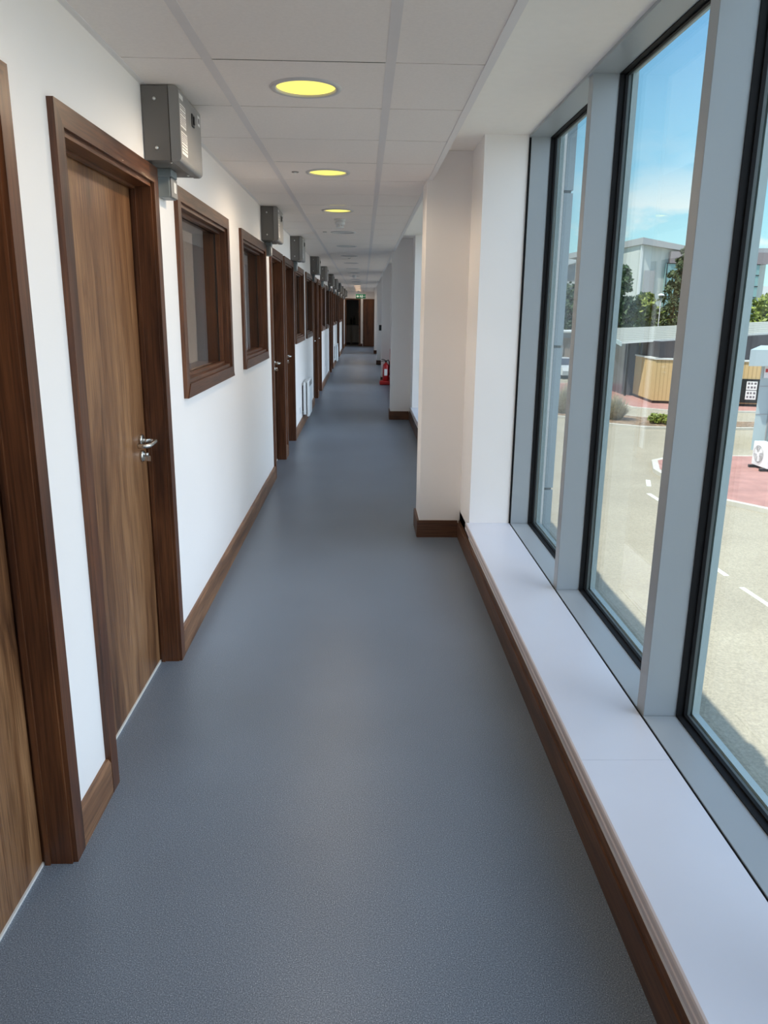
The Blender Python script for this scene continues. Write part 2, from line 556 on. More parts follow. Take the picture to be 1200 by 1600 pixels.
# ---------------------------------------------------------------- building shell around the corridor
q = MB()
q.box(-6.0, 1.165, Y0 - 6, YE + 6, 2.9, ZT)
q.box(1.165, 1.30, Y0 - 6, YE + 6, 3.2, ZT)  # unseen eave, added to set the edge of the ground shadow
q.box(1.0, 1.165, Y0 - 6, YE + 6, G, -0.25)
q.box(1.07, 1.165, Y0, YE, -0.25, 0.165)
q.box(1.07, 1.165, Y0, YE, 2.60, 2.9)
struct(q.build('wall_outer', 'capout'))

# ---------------------------------------------------------------- doors on the left
def door(i, y0, y1):
    yc = (y0 + y1) / 2
    w = y1 - y0
    h = w / 2
    r = empty('door_%d' % (i + 1), (XL, yc, 0))
    nm = ['nearest the camera, cut off by the left edge of the photo', 'second from the camera, with its lever handle in full view',
          'third from the camera, right after the second window', 'fourth from the camera, beside the first panel heater',
          'fifth from the camera', 'sixth from the camera', 'seventh from the camera', 'eighth from the camera',
          'ninth from the camera', 'tenth from the camera', 'eleventh from the camera', 'twelfth and last along the left wall'][i]
    struct(r, 'flush walnut door in a walnut frame on the left wall, ' + nm, 'door')
    cw, ct = 0.062, 0.019
    T = 2.097
    for sg in (-1, 1):
        MB().prism([(sg * h, 0), (sg * (h - cw), 0), (sg * (h - cw), T - cw), (sg * h, T)], 'x', -0.001, ct).build('casing', 'wood_z', r)
    MB().prism([(-h, T), (h, T), (h - cw, T - cw), (-h + cw, T - cw)], 'x', -0.001, ct).build('casing', 'wood_y', r)
    o = h - 0.048      # half opening
    q = MB()
    for sg in (-1, 1):
        q.box(-0.15, 0.006, sg * o, sg * (o - 0.022), 0, 2.048)
        q.box(-0.070, -0.055, sg * (o - 0.022), sg * (o - 0.029), 0, 2.018)
    q.build('door_frame', 'wood_z', r)
    q = MB()
    q.box(-0.15, 0.006, -o, o, 2.018, 2.048)
    q.box(-0.070, -0.055, -o + 0.03, o - 0.03, 2.008, 2.018)
    q.build('frame_head', 'wood_y', r)
    lf = MB().box(-0.122, -0.078, -o + 0.025, o - 0.025, 0.009, 2.014, 0.002).build('door_leaf', 'leaf_z', r)
    MB().box(-0.122, -0.074, -o + 0.022, o - 0.022, 0.0, 0.0085).build('threshold_strip', 'sealant', r)
    # lever handle with rose and lock cylinder
    hy = o - 0.025 - 0.075
    sd_ = 1.0
    if i == 0:
        hy, sd_ = -hy, -1.0
    q = MB()
    q.lathe([(0.026, -0.079), (0.026, -0.070), (0.023, -0.066)], (0, hy, 1.03), axis='x')
    pts = [(-0.07, hy, 1.03), (-0.035, hy, 1.03)]
    for k in range(6):
        t = k / 5 * math.pi / 2
        pts.append((-0.035 + 0.022 * math.sin(t), hy - sd_ * 0.022 * (1 - math.cos(t)), 1.03))
    pts += [(-0.013, hy - sd_ * 0.07, 1.028)]
    for k in range(6):
        t = k / 5 * math.pi / 2
        pts.append((-0.013 - 0.022 * (1 - math.cos(t)), hy - sd_ * (0.10 + 0.022 * math.sin(t)), 1.027))
    pts.append((-0.055, hy - sd_ * 0.122, 1.027))
    q.tube(pts, 0.0095, 12)
    q.build('lever_handle', 'steel', lf)
    q = MB()
    q.lathe([(0.024, -0.079), (0.024, -0.071), (0.021, -0.067)], (0, hy, 0.965), axis='x')
    q.cyl((-0.070, hy, 0.972), 0.0085, 0.022, 'x')
    q.box(-0.070, -0.050, hy - 0.005, hy + 0.005, 0.945, 0.972)
    q.box(-0.052, -0.040, hy - 0.0015, hy + 0.0015, 0.944, 0.966)
    q.build('lock_cylinder', 'steel', lf)
    return r
for i, (a, b) in enumerate(DOORS): door(i, a, b)

# ---------------------------------------------------------------- internal windows on the left
def iwin(i, y0, y1):
    yc = (y0 + y1) / 2; h = (y1 - y0) / 2
    r = empty('window_%d' % (i + 1), (XL, yc, 1.15))
    nm = ['nearest the camera, reflecting a pale wall', 'second from the camera', 'third from the camera, above the first panel heater',
          'fourth from the camera', 'fifth from the camera', 'sixth from the camera', 'seventh from the camera', 'eighth from the camera',
          'ninth from the camera', 'tenth and last along the wall'][i]
    struct(r, 'walnut framed internal window in the left wall, ' + nm, 'window')
    Z = 0.935; cw = 0.062; ct = 0.019
    for sg in (-1, 1):
        MB().prism([(sg * h, 0), (sg * (h - cw), cw), (sg * (h - cw), Z - cw), (sg * h, Z)], 'x', -0.001, ct).build('casing', 'wood_z', r)
    MB().prism([(-h, Z), (h, Z), (h - cw, Z - cw), (-h + cw, Z - cw)], 'x', -0.001, ct).build('casing', 'wood_y', r)
    MB().prism([(-h, 0), (h, 0), (h - cw, cw), (-h + cw, cw)], 'x', -0.001, ct + 0.004).build('casing', 'wood_y', r)
    o = h - 0.05
    q = MB()
    for sg in (-1, 1):
        q.box(-0.19, 0.006, sg * o, sg * (o - 0.024), 0.055, 0.88)
        q.box(-0.052, -0.026, sg * (o - 0.024), sg * (o - 0.038), 0.075, 0.86)
        q.box(-0.19, -0.066, sg * (o - 0.024), sg * (o - 0.038), 0.075, 0.86)
    q.build('window_frame', 'wood_z', r)
    q = MB()
    q.box(-0.19, 0.006, -o + 0.024, o - 0.024, 0.055, 0.080)
    q.box(-0.19, 0.006, -o + 0.024, o - 0.024, 0.855, 0.880)
    q.box(-0.052, -0.026, -o + 0.038, o - 0.038, 0.080, 0.094)
    q.box(-0.052, -0.026, -o + 0.038, o - 0.038, 0.841, 0.855)
    q.box(-0.19, -0.066, -o + 0.038, o - 0.038, 0.080, 0.094)
    q.box(-0.19, -0.066, -o + 0.038, o - 0.038, 0.841, 0.855)
    q.build('window_frame', 'wood_y', r)
    q = MB()
    for sg in (-1, 1):
        q.box(-0.065, -0.053, sg * (o - 0.024), sg * (o - 0.036), 0.080, 0.855)
    q.box(-0.065, -0.053, -o + 0.036, o - 0.036, 0.080, 0.090)
    q.box(-0.065, -0.053, -o + 0.036, o - 0.036, 0.845, 0.855)
    q.build('glazing_strip', 'black', r)
    MB().box(-0.062, -0.056, -o + 0.03, o - 0.03, 0.085, 0.85).build('glass_pane', 'glass_in', r)
for i, (a, b) in enumerate(WINS): iwin(i, a, b)

# rooms behind the left wall
q = MB()
q.box(-4.6, -4.5, Y0, YE, 0, 2.9)
for yv in (2.12, 5.24, 9.57, 11.3, 15.62, 17.35, 21.58, 23.2, 27.27, 28.95):
    q.box(-4.5, -1.04, yv - 0.05, yv + 0.05, 0, 2.9)
struct(q.build('wall_rooms', 'room'))
struct(MB().box(-4.6, -0.98, Y0, YE, 2.5, 2.55).build('ceiling_rooms', 'room'))

# light panels added to brighten the two rooms nearest the camera
for (yv, lab) in ((3.75, 'added square fill light inside the room behind the first window'), (6.6, 'added square fill light inside the room behind the second window')):
    r = tag(empty('room_fill_light', (-2.6, yv, 2.5)), lab, 'fill light')
    MB().box(-0.31, 0.31, -0.31, 0.31, -0.02, 0.0, 0.003).build('light_frame', 'ringgrey', r)
    MB().box(-0.28, 0.28, -0.28, 0.28, -0.026, -0.02).build('diffuser', 'room_fill', r)

# ---------------------------------------------------------------- facade glazing, sills
WN = len(WINS)
bays = []
for i in range(len(NIB) - 1):
    bays.append((NIB[i][1], NIB[i + 1][0]))
bays.append((NIB[-1][1], 33.9))
bays.insert(0, (Y0, NIB[0][0])) if NIB[0][0] - Y0 > 0.5 else None
names = ['nearest the camera, looking out over the road and kiosk', 'second bay, between the first and second columns', 'third bay, beyond the second column',
         'fourth bay, beyond the fire extinguisher', 'fifth bay', 'last bay before the end wall']
k0 = 0
for bi, (a, b) in enumerate([t for t in bays if t[1] > 0.5]):
    r = struct(empty('window_%d' % (WN + 1 + bi), (XF, (a + b) / 2, ZS)), 'grey aluminium full height facade glazing, ' + names[bi], 'window')
    oy = -(a + b) / 2
    def W(mbx, nm, mt):
        return mbx.build(nm, mt, r, (-XF, oy, -ZS))
    n = max(1, round((b - a) / 1.225))
    if bi == 0:
        ms = [4.79, 3.645, 2.418, 1.191, -0.036]       # far faces of the mullions
        ms = []
        lo, hi = a, b
        fronts = [(a, a + 0.065)] + ms[::-1] + [(b - 0.01, b + 0.03)]
        fronts = [(a, a + 0.065), (1.105, 1.170), (2.332, 2.397), (3.553, 3.618), (4.778, 4.79)]
    else:
        st = (b - a - 0.065) / n
        fronts = [(a + st * k, a + st * k + 0.065) for k in range(n + 1)]
    for (m0, m1) in fronts:
        W(MB().box(XF, 1.07, m0, m1, ZS, 2.537, 0.0015), 'mullion', 'frame')
        W(MB().box(1.124, 1.148, m0 - 0.002, m1 + 0.002, ZS - 0.03, 2.57), 'mullion_cap', 'capout')
    W(MB().box(XF, 1.07, a, b, 2.532, 2.60), 'head_rail', 'frame')
    W(MB().box(1.124, 1.136, a, b, 2.534, 2.60), 'head_cap', 'capout')
    W(MB().box(XF, 1.07, a, b, ZS - 0.07, ZS, 0.0), 'bottom_rail', 'frame')
    W(MB().box(1.124, 1.148, a, b, ZS - 0.08, ZS + 0.008), 'bottom_cap', 'capout')
    # thin bead closing the frame against the soffit
    W(MB().box(XF - 0.010, XF, a, b, 2.530, 2.545), 'head_bead', 'frame')
    for (p, q_) in zip(fronts, fronts[1:]):
        g0, g1 = p[1], q_[0]
        gb = MB()
        for (xa, xb, e) in ((1.068, 1.092, 0.004), (1.092, 1.104, 0.009)):
            gb.box(xa, xb, g0 - 0.02, g0 + e, ZS - 0.02, 2.55)
            gb.box(xa, xb, g1 - e, g1 + 0.02, ZS - 0.02, 2.55)
            gb.box(xa, xb, g0, g1, ZS - 0.02, ZS + e)
            gb.box(xa, xb, g0, g1, 2.532 - e, 2.55)
        W(gb, 'gasket', 'gasket')
        sp_ = MB()
        for (ya, yb) in ((g0 - 0.02, g0 + 0.006), (g1 - 0.006, g1 + 0.02)):
            sp_.box(1.104, 1.115, ya, yb, ZS - 0.02, 2.55)
        sp_.box(1.104, 1.115, g0, g1, ZS - 0.02, ZS + 0.006).box(1.104, 1.115, g0, g1, 2.526, 2.55)
        W(sp_, 'glazing_bead', 'bead')
        W(MB().box(1.116, 1.124, g0 - 0.005, g1 + 0.005, ZS, 2.54), 'glass_pane', 'glass')
    # sill board
    sb = empty('trim_%d' % (bi + 2), (XR, (a + b) / 2, 0.19))
    struct(sb, 'white satin window sill with a moulded edge, ' + ['under the nearest glazing', 'in the second bay', 'in the third bay', 'in the fourth bay', 'in the fifth bay', 'in the last bay'][bi], 'window sill')
    sh = (-XR, oy, -0.19)
    q = MB()
    if bi == 0:
        q.box(0.672, 0.948, a, 2.0685, 0.19, ZS).box(0.672, 0.948, 2.0695, b, 0.19, ZS)
    else:
        q.box(0.672, 0.948, a, b, 0.19, ZS)
    q.build('sill_board', 'sill', sb, sh)
    MB().box(0.948, 0.9568, a, b, 0.21, ZS - 0.004).build('sealant_shadow_gap', 'gasket', sb, sh)  # dark sealant strip, also paints the shadow line between sill and frame
    # moulded nosing profile
    prof = [(0.6725, 0.186), (0.6665, 0.188), (0.6645, 0.193), (0.6645, 0.206), (0.6672, 0.209), (0.6672, 0.213), (0.6645, 0.216), (0.6645, 0.230), (0.667, 0.2355), (0.6725, 0.2372)]
    q = MB(); q.prism(prof, 'y', a, b); q.build('sill_nosing', 'nose', sb, sh)
# black strip painting the shadow gap beside the jamb of the nearest bay
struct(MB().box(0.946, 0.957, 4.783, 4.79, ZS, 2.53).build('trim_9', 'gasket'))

# vertical clad piers standing outside the glass at each nib
for k, c in enumerate(COLS[1:]):
    q = MB()
    zs = [G, -2.0, -0.9, 0.2, 1.31, 2.41, 2.95]
    for z0, z1 in zip(zs, zs[1:]):
        q.box(1.165, 1.515, c + 0.68, c + 1.05, z0 + 0.010, z1 - 0.010)
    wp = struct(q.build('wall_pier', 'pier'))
    MB().box(1.165, 1.503, c + 0.69, c + 1.04, G, 2.94).build('panel_joint', 'bead', wp)

# ---------------------------------------------------------------- end doors and kitchen
r = struct(empty('door_13', (-0.495, YE, 0)), 'open walnut framed doorway at the far end leading into a dark kitchen', 'doorway')
sh = (0.495, -YE, 0)
MB().box(-0.83, -0.775, YE - 0.019, YE + 0.001, 0, 2.065).build('casing', 'wood_z', r, sh)
MB().box(-0.215, -0.13, YE - 0.019, YE + 0.001, 0, 2.065).build('casing', 'wood_z', r, sh)
MB().box(-0.775, -0.215, YE - 0.019, YE + 0.001, 2.01, 2.065).build('casing', 'wood_x', r, sh)
q = MB(); q.box(-0.80, -0.775, YE, YE + 0.15, 0, 2.04).box(-0.215, -0.19, YE, YE + 0.15, 0, 2.04).box(-0.775, -0.215, YE, YE + 0.15, 2.01, 2.04)
q.build('door_frame', 'wood_z', r, sh)
r = struct(empty('door_14', (0.43, YE, 0)), 'closed walnut door at the far end, to the right of the kitchen doorway', 'door')
sh = (-0.43, -YE, 0)
lf = MB().box(-0.03, 0.86, YE - 0.022, YE + 0.02, 0.008, 2.05, 0.002).build('door_leaf', 'wood_z', r, sh)
for z in (0.25, 1.05, 1.85):
    MB().cyl((-0.030, YE - 0.026, z - 0.05), 0.008, 0.10).build('hinge', 'steel', r, sh)
MB().box(0.0, 0.86, YE + 0.02, YE + 0.15, 0, 2.04).build('door_frame', 'wood_z', r, sh)
q = MB()
q.box(-3.0, -2.9, YE + 0.15, 38.2, 0, 2.6).box(1.1, 1.25, YE + 0.15, 38.2, 0, 2.6).box(-3.0, 1.25, 38.2, 38.3, 0, 2.6)
struct(q.build('wall_kitchen', 'kwall'))
struct(MB().box(-3.0, 1.25, YE + 0.15, 38.3, 2.6, 2.7).build('ceiling_kitchen', 'kwall'))
struct(MB().box(-3.0, 1.25, YE, 38.3, -0.25, 0.0).build('floor_kitchen', 'kcab'))
for k, (xa, xb, lab) in enumerate([(-1.3, -0.60, 'dark grey kitchen base cabinet, left one seen through the far doorway'),
                                   (-0.59, 0.10, 'grey kitchen base cabinet, right one seen through the far doorway')]):
    cb = tag(empty('kitchen_cabinet', ((xa + xb) / 2, 37.3, 0)), lab, 'cabinet', 'kitchen base cabinets')
    sh = (-(xa + xb) / 2, -37.3, 0)
    MB().box(xa, xb, 37.02, 37.6, 0.10, 0.885).build('cabinet_body', 'kcab', cb, sh)
    MB().box(xa + 0.03, xb - 0.03, 37.06, 37.6, 0.0, 0.10).build('plinth', 'black', cb, sh)
    d = MB().box(xa + 0.004, xb - 0.004, 37.0, 37.02, 0.11, 0.875, 0.002).build('cabinet_door', 'kcab', cb, sh)
    MB().tube([(xb - 0.06, 37.0, 0.80), (xb - 0.06, 36.975, 0.80), (xb - 0.06, 36.975, 0.66), (xb - 0.06, 37.0, 0.66)], 0.005).build('handle', 'steel', d)
tag(MB().box(-1.31, 0.12, 36.98, 37.62, 0.885, 0.925, 0.004).build('kitchen_worktop', 'ktop'), 'black worktop across the cabinets in the dark kitchen', 'worktop')
for (bx, hh, lab) in ((-0.58, 0.30, 'shorter dark bottle on the kitchen worktop, left of the pair'), (-0.44, 0.38, 'taller dark bottle on the kitchen worktop, right of the pair')):
    r = tag(empty('bottle', (bx, 37.25, 0.925)), lab, 'bottle', 'bottles on the kitchen worktop')
    MB().lathe([(0.045, 0), (0.048, 0.01), (0.048, hh * 0.6), (0.035, hh * 0.72), (0.014, hh * 0.82), (0.014, hh * 0.95)]).build('bottle_body', 'black', r)
    MB().cyl((0, 0, hh * 0.95), 0.016, hh * 0.05).build('cap', 'black', r)

# ---------------------------------------------------------------- grey wall enclosures
def enclosure():
    r = empty('wall_enclosure', (XL, 3.405, 2.105))
    # local: x out of the wall, y along the corridor (-0.2..0.2), z up
    H = 0.262
    MB().box(0.001, 0.102, -0.197, 0.197, 0.0, H, 0.002).build('housing', 'grey_box', r)
    rr = 0.018
    prof = [(0.104, -0.002)]
    for k in range(6):
        t = -math.pi / 2 + k / 5 * math.pi / 2
        prof.append((0.142 - rr + rr * math.cos(t), -0.002 + rr + rr * math.sin(t)))
    for k in range(6):
        t = k / 5 * math.pi / 2
        prof.append((0.142 - rr + rr * math.cos(t), H - rr + rr * math.sin(t)))
    prof.append((0.104, H))
    cv = MB().prism([(p[0], p[1]) for p in prof], 'y', -0.2, 0.2).build('cover', 'grey_cover', r)
    for (sy, sz) in ((-0.1, 0.235), (-0.1, 0.03)):
        pass
    for z in (0.215, 0.045):
        MB().lathe([(0.0065, 0), (0.0065, -0.003), (0.003, -0.005)], (0.05, -0.197, z), 12, 'y').build('screw', 'screw', r)
    for (x, y) in ((0.095, -0.17), (0.095, 0.13)):
        MB().lathe([(0.005, 0), (0.005, -0.003), (0.002, -0.005)], (x, y, 0.0), 10).build('screw', 'screw', r)
    MB().box(0.1415, 0.1425, -0.185, -0.095, 0.125, 0.205).build('label_sticker', 'sticker', cv)
    MB().box(0.1415, 0.1425, -0.180, -0.085, 0.030, 0.110).build('label_sticker', 'sticker', cv)
    MB().box(0.1415, 0.1425, 0.14, 0.18, 0.195, 0.235).build('label_sticker', 'sticker', cv)
    MB().box(0.1415, 0.1425, -0.19, -0.13, 0.222, 0.238).build('label_sticker', 'sticker', cv)
    rnd = random.Random(3)
    for (a, b, z0, z1) in ((-0.181, -0.099, 0.13, 0.20), (-0.176, -0.089, 0.035, 0.105)):
        q = MB()
        z = z1
        while z > z0:
            yy = a
            while yy < b - 0.004:
                l = rnd.uniform(0.004, 0.016)
                q.box(0.1424, 0.1429, yy, min(yy + l, b), z - 0.0034, z)
                yy += l + 0.003
            z -= rnd.choice((0.007, 0.007, 0.011))
        q.build('printed_text', 'ink', cv)
    MB().box(0.1424, 0.1429, 0.148, 0.172, 0.205, 0.225).build('printed_symbol', 'ink', cv)
    q = MB(); q.box(0.1415, 0.147, 0.015, 0.055, 0.165, 0.215, 0.003); q.box(0.147, 0.152, 0.028, 0.042, 0.175, 0.205, 0.001)
    q.build('switch', 'black', cv)
    q = MB()
    q.box(0.004, 0.060, -0.03, 0.07, -0.03, 0.0, 0.002)
    q.build('conduit_adaptor', 'grey_pvc', r)
    j = MB().box(0.0, 0.050, -0.02, 0.085, -0.108, -0.028, 0.005, 2).build('junction_box', 'grey_pvc', r)
    MB().box(0.050, 0.057, -0.016, 0.081, -0.105, -0.031, 0.002).build('junction_cover', 'grey_cover', j)
    MB().box(0.057, 0.058, 0.02, 0.055, -0.085, -0.045).build('label_sticker', 'sticker', j)
    return r
BY = [3.205, 6.67, 9.27, 12.66, 15.45, 18.70, 21.55, 24.75, 27.7, 30.85, 33.8]
blab = ['over the gap between second door and first window', 'above the right end of the second window', 'over the fourth door\'s right edge',
        'over the right end of the fourth window', 'fifth from the camera', 'sixth from the camera', 'seventh from the camera', 'eighth from the camera',
        'ninth from the camera', 'tenth from the camera', 'last one before the end wall']
e0 = enclosure()
for i, yv in enumerate(BY):
    o = e0 if i == 0 else copy_tree(e0)
    o.location = (XL, yv + 0.2, 2.105)
    tag(o, 'grey metal box high on left wall, ' + blab[i], 'enclosure', 'grey enclosures along the left wall')

# ---------------------------------------------------------------- downlights
def downlight(mat, lit):
    r = empty('downlight', (0, 0, 0))
    # housing ring under the ceiling
    q = MB()
    n = 48
    prof = [(0.112, 0.010), (0.112, -0.003), (0.118, -0.007), (0.132, -0.006), (0.137, 0.001)]
    rings = []
    for (rad, z) in prof:
        rings.append([q.bm.verts.new((rad * math.cos(2 * math.pi * i / n), rad * math.sin(2 * math.pi * i / n), z)) for i in range(n)])
    for a, b in zip(rings, rings[1:]):
        for i in range(n):
            j = (i + 1) % n
            f = q.bm.faces.new((a[i], a[j], b[j], b[i])); f.smooth = True
    q.build('trim_ring', 'ringgrey', r)
    zl = -0.014 if mat == 'lit_warm' else -0.001
    MB().lathe([(0.09, zl), (0.1118, zl + 0.004), (0.1118, 0.02), (0.11, 0.03)], n=48).build('diffuser', mat, r)
    MB().lathe([(0.113, 0.031), (0.113, 0.06), (0.09, 0.08)]).build('housing', 'ringgrey', r)
    if lit:
        ld = bpy.data.lights.new('lamp', 'SPOT')
        ld.energy = LAMP_W if mat == 'lit' else 4.0
        ld.color = (1.0, 0.80, 0.58)
        ld.spot_size = R(176); ld.spot_blend = 0.5
        ld.shadow_soft_size = 0.0
        lo_ = bpy.data.objects.new('lamp', ld); C.objects.link(lo_); lo_.parent = r
        lo_.location = (0, 0, -0.018)
    return r
pr = {'y': downlight('lit', 1), 'w': downlight('lit_warm', 1), 'u': downlight('unlit', 0)}
used = set()
ordn = ['just above and behind the camera', 'glowing yellow, nearest the camera', 'glowing yellow, second from the camera', 'glowing yellow, third from the camera, in front of the smoke detector',
        'switched off, first beyond the smoke detector']
for i, ly in enumerate(LAMPS):
    k = i - 1
    t = 'y' if k <= 2 else ('w' if k >= 13 else 'u')
    o = pr[t] if t not in used else copy_tree(pr[t])
    used.add(t)
    o.location = (LX, ly, ZC)
    words = ['fifth', 'sixth', 'seventh', 'eighth', 'ninth', 'tenth', 'eleventh', 'twelfth', 'thirteenth', 'fourteenth', 'fifteenth', 'sixteenth', 'seventeenth', 'eighteenth', 'nineteenth']
    lab = ordn[i] if i < len(ordn) else (('switched off' if t == 'u' else 'glowing warm near the far end') + ', ' + words[k - 4] + ' from the camera')
    tag(o, 'round recessed ceiling downlight, ' + lab, 'downlight', 'round downlights in the ceiling')

# ---------------------------------------------------------------- detectors and sensors
def detector(y, lab):
    r = tag(empty('smoke_detector', (LX, y, ZC)), lab, 'smoke detector', 'smoke detectors')
    MB().lathe([(0.052, 0.0), (0.052, -0.012), (0.045, -0.016)], n=32).build('base', 'white_pl', r)
    MB().lathe([(0.040, -0.016), (0.046, -0.028), (0.046, -0.045), (0.036, -0.050)], n=32).build('detector_body', 'white_pl', r)
    q = MB()
    for i in range(8):
        t = 2 * math.pi * i / 8
        q.cyl((0.030 * math.cos(t), 0.030 * math.sin(t), -0.066), 0.004, 0.018, n=8)
    q.build('cage', 'white_pl', r)
    MB().lathe([(0.034, -0.074), (0.036, -0.066)], n=24).build('cap', 'white_pl', r)
    return r
detector(7.55, 'white ceiling smoke detector nearest the camera, behind the third lit downlight')
detector(19.1, 'small smoke detector on the ceiling halfway down the corridor')
tag(detector(33.9, 'tiny dark detector on the ceiling just before the exit sign'))
for (y, x, lab) in ((5.06, -0.42, 'small flat round ceiling sensor beside the second lit downlight'), (8.74, -0.42, 'small flat round ceiling sensor beside the first unlit downlight'),
                    (13.0, -0.235, 'dark flat round ceiling sensor between unlit downlights')):
    r = tag(empty('ceiling_sensor', (x, y, ZC)), lab, 'sensor', 'flat ceiling sensors')
    MB().lathe([(0.022, 0.0), (0.022, -0.003), (0.018, -0.005)], n=20).build('cover_plate', 'grey_cover', r)
    MB().lathe([(0.009, -0.005), (0.006, -0.009)], n=16).build('lens', 'white_pl', r)

# ---------------------------------------------------------------- panel heaters, sockets, switch
def heater(y0, lab):
    r = tag(empty('panel_heater', (XL, y0, 0)), lab, 'heater', 'white panel heaters')
    q = MB()
    q.box(0.02, 0.055, 0, 0.62, 0.16, 0.60, 0.006, 2).build('heater_body', 'white_heat', r)
    MB().box(0.062, 0.10, 0.03, 0.59, 0.13, 0.62, 0.012, 3).build('front_panel', 'white_heat', r)
    q = MB()
    for k in range(12): q.box(0.10, 0.102, 0.06 + 0.0, 0.56, 0.54 + k * 0.006 - 0.001, 0.5415 + k * 0.006)
    q.build('grille', 'grey_cover', r)
    q = MB(); q.box(0.0, 0.02, 0.08, 0.12, 0.2, 0.55).box(0.0, 0.02, 0.5, 0.54, 0.2, 0.55).box(0.055, 0.062, 0.02, 0.6, 0.17, 0.59)
    q.build('bracket', 'black', r)
    return r
heater(10.62, 'white electric panel heater under the third internal window')
heater(22.6, 'white electric panel heater farther along the left wall, before the end door')
def plate(name, loc, wy, hz, lab, cat, mat='white_pl', faceY=False):
    r = tag(empty(name, loc), lab, cat)
    if not faceY:
        MB().box(0, 0.010, -wy / 2, wy / 2, -hz / 2, hz / 2, 0.002).build('face_plate', mat, r)
        MB().box(0.010, 0.013, -wy / 4, wy / 4, -hz / 6, hz / 6, 0.001).build('rocker', mat, r)
    else:
        MB().box(-wy / 2, wy / 2, -0.010, 0, -hz / 2, hz / 2, 0.002).build('face_plate', mat, r)
        MB().box(-wy / 4, wy / 4, -0.013, -0.010, -hz / 6, hz / 6, 0.001).build('rocker', mat, r)
plate('wall_socket', (XL, 10.28, 0.26), 0.14, 0.09, 'white fused outlet low on the wall just left of the nearer panel heater', 'socket')
plate('wall_switch', (XL, 17.25, 0.42), 0.09, 0.14, 'small white switch plate low on the wall under the fifth window', 'switch')
plate('column_switch', (0.50, 23.35, 1.07), 0.09, 0.16, 'dark switch plate on the fourth column', 'switch', 'black', True)

# ---------------------------------------------------------------- fire extinguisher on its stand
r = tag(empty('extinguisher_stand', (0.49, 17.0, 0)), 'red floor stand carrying the fire extinguisher before the third column', 'stand')
MB().box(-0.135, 0.10, -0.17, 0.17, 0.0, 0.085, 0.02, 3).build('stand_base', 'red_pl', r)
MB().box(0.085, 0.10, -0.13, 0.17, 0.085, 0.76, 0.005).build('back_panel', 'red_pl', r)
r = tag(empty('fire_extinguisher', (0.49, 16.97, 0.087)), 'red fire extinguisher with black hose and white label, on a red stand', 'fire extinguisher')
cy = MB().lathe([(0.066, 0), (0.070, 0.01), (0.070, 0.30), (0.062, 0.34), (0.035, 0.365), (0.022, 0.372), (0.022, 0.39)]).build('cylinder', 'red', r)
MB().box(-0.035, 0.03, -0.0725, -0.062, 0.11, 0.25, 0.001).build('label_sticker', 'sticker', cy)
MB().box(-0.02, 0.02, -0.02, 0.02, 0.39, 0.43, 0.004).build('valve', 'black', r)
q = MB(); q.tube([(-0.01, 0, 0.43), (-0.05, 0, 0.45), (-0.10, 0, 0.455)], 0.008); q.tube([(-0.01, 0, 0.415), (-0.06, 0, 0.42), (-0.10, 0, 0.41)], 0.007)
q.build('squeeze_handle', 'black', r)
q = MB(); q.tube([(0.015, 0, 0.42), (0.05, -0.02, 0.44), (0.072, -0.05, 0.40), (0.074, -0.05, 0.30), (0.072, -0.05, 0.12)], 0.010); q.build('hose', 'black', r)

# ---------------------------------------------------------------- exit sign
r = tag(empty('exit_sign', (-0.12, 33.0, 2.12)), 'green and white EXIT sign with left arrow and running figure above the far doors', 'sign')
MB().box(-0.20, 0.20, -0.012, 0.012, -0.085, 0.085, 0.002).build('sign_panel', 'green', r)
q = MB()
for x in (-0.12, 0.12): q.box(x - 0.004, x + 0.004, -0.004, 0.004, 0.085, 0.25)
q.build('bracket', 'grey_cover', r)
q = MB()
def flat(pts):
    q.prism([(p[0], p[1]) for p in pts], 'y', -0.0145, -0.0118)
flat([(-0.175, 0.0), (-0.125, 0.05), (-0.105, 0.05), (-0.135, 0.017), (-0.075, 0.017), (-0.075, -0.017), (-0.135, -0.017), (-0.105, -0.05), (-0.125, -0.05)])
q.build('arrow', 'white_pl', r)
q = MB()
q.cyl((-0.012, -0.0145, 0.048), 0.011, 0.003, 'y', n=14)
flat([(-0.03, 0.032), (0.0, 0.034), (0.012, 0.0), (0.022, -0.05), (0.010, -0.05), (0.0, -0.015), (-0.02, -0.03), (-0.032, -0.055), (-0.042, -0.048), (-0.026, -0.01), (-0.024, 0.008), (-0.045, 0.0), (-0.05, 0.01)])
flat([(0.035, -0.055), (0.035, 0.055), (0.07, 0.055), (0.07, -0.055)])
q.build('running_figure', 'white_pl', r)
cu = bpy.data.curves.new('exit_text', 'FONT'); cu.body = 'EXIT'; cu.size = 0.062; cu.extrude = 0.0012; cu.align_x = 'LEFT'
cu.materials.append(M['white_pl'])
tmp = bpy.data.objects.new('text_source', cu); C.objects.link(tmp)
bpy.context.view_layer.update()
tme = bpy.data.meshes.new_from_object(tmp.evaluated_get(bpy.context.evaluated_depsgraph_get()))
bpy.data.objects.remove(tmp)
to = bpy.data.objects.new('lettering', tme); C.objects.link(to); to.parent = r
to.location = (0.078, -0.0135, -0.022); to.rotation_euler = (R(90), 0, 0)

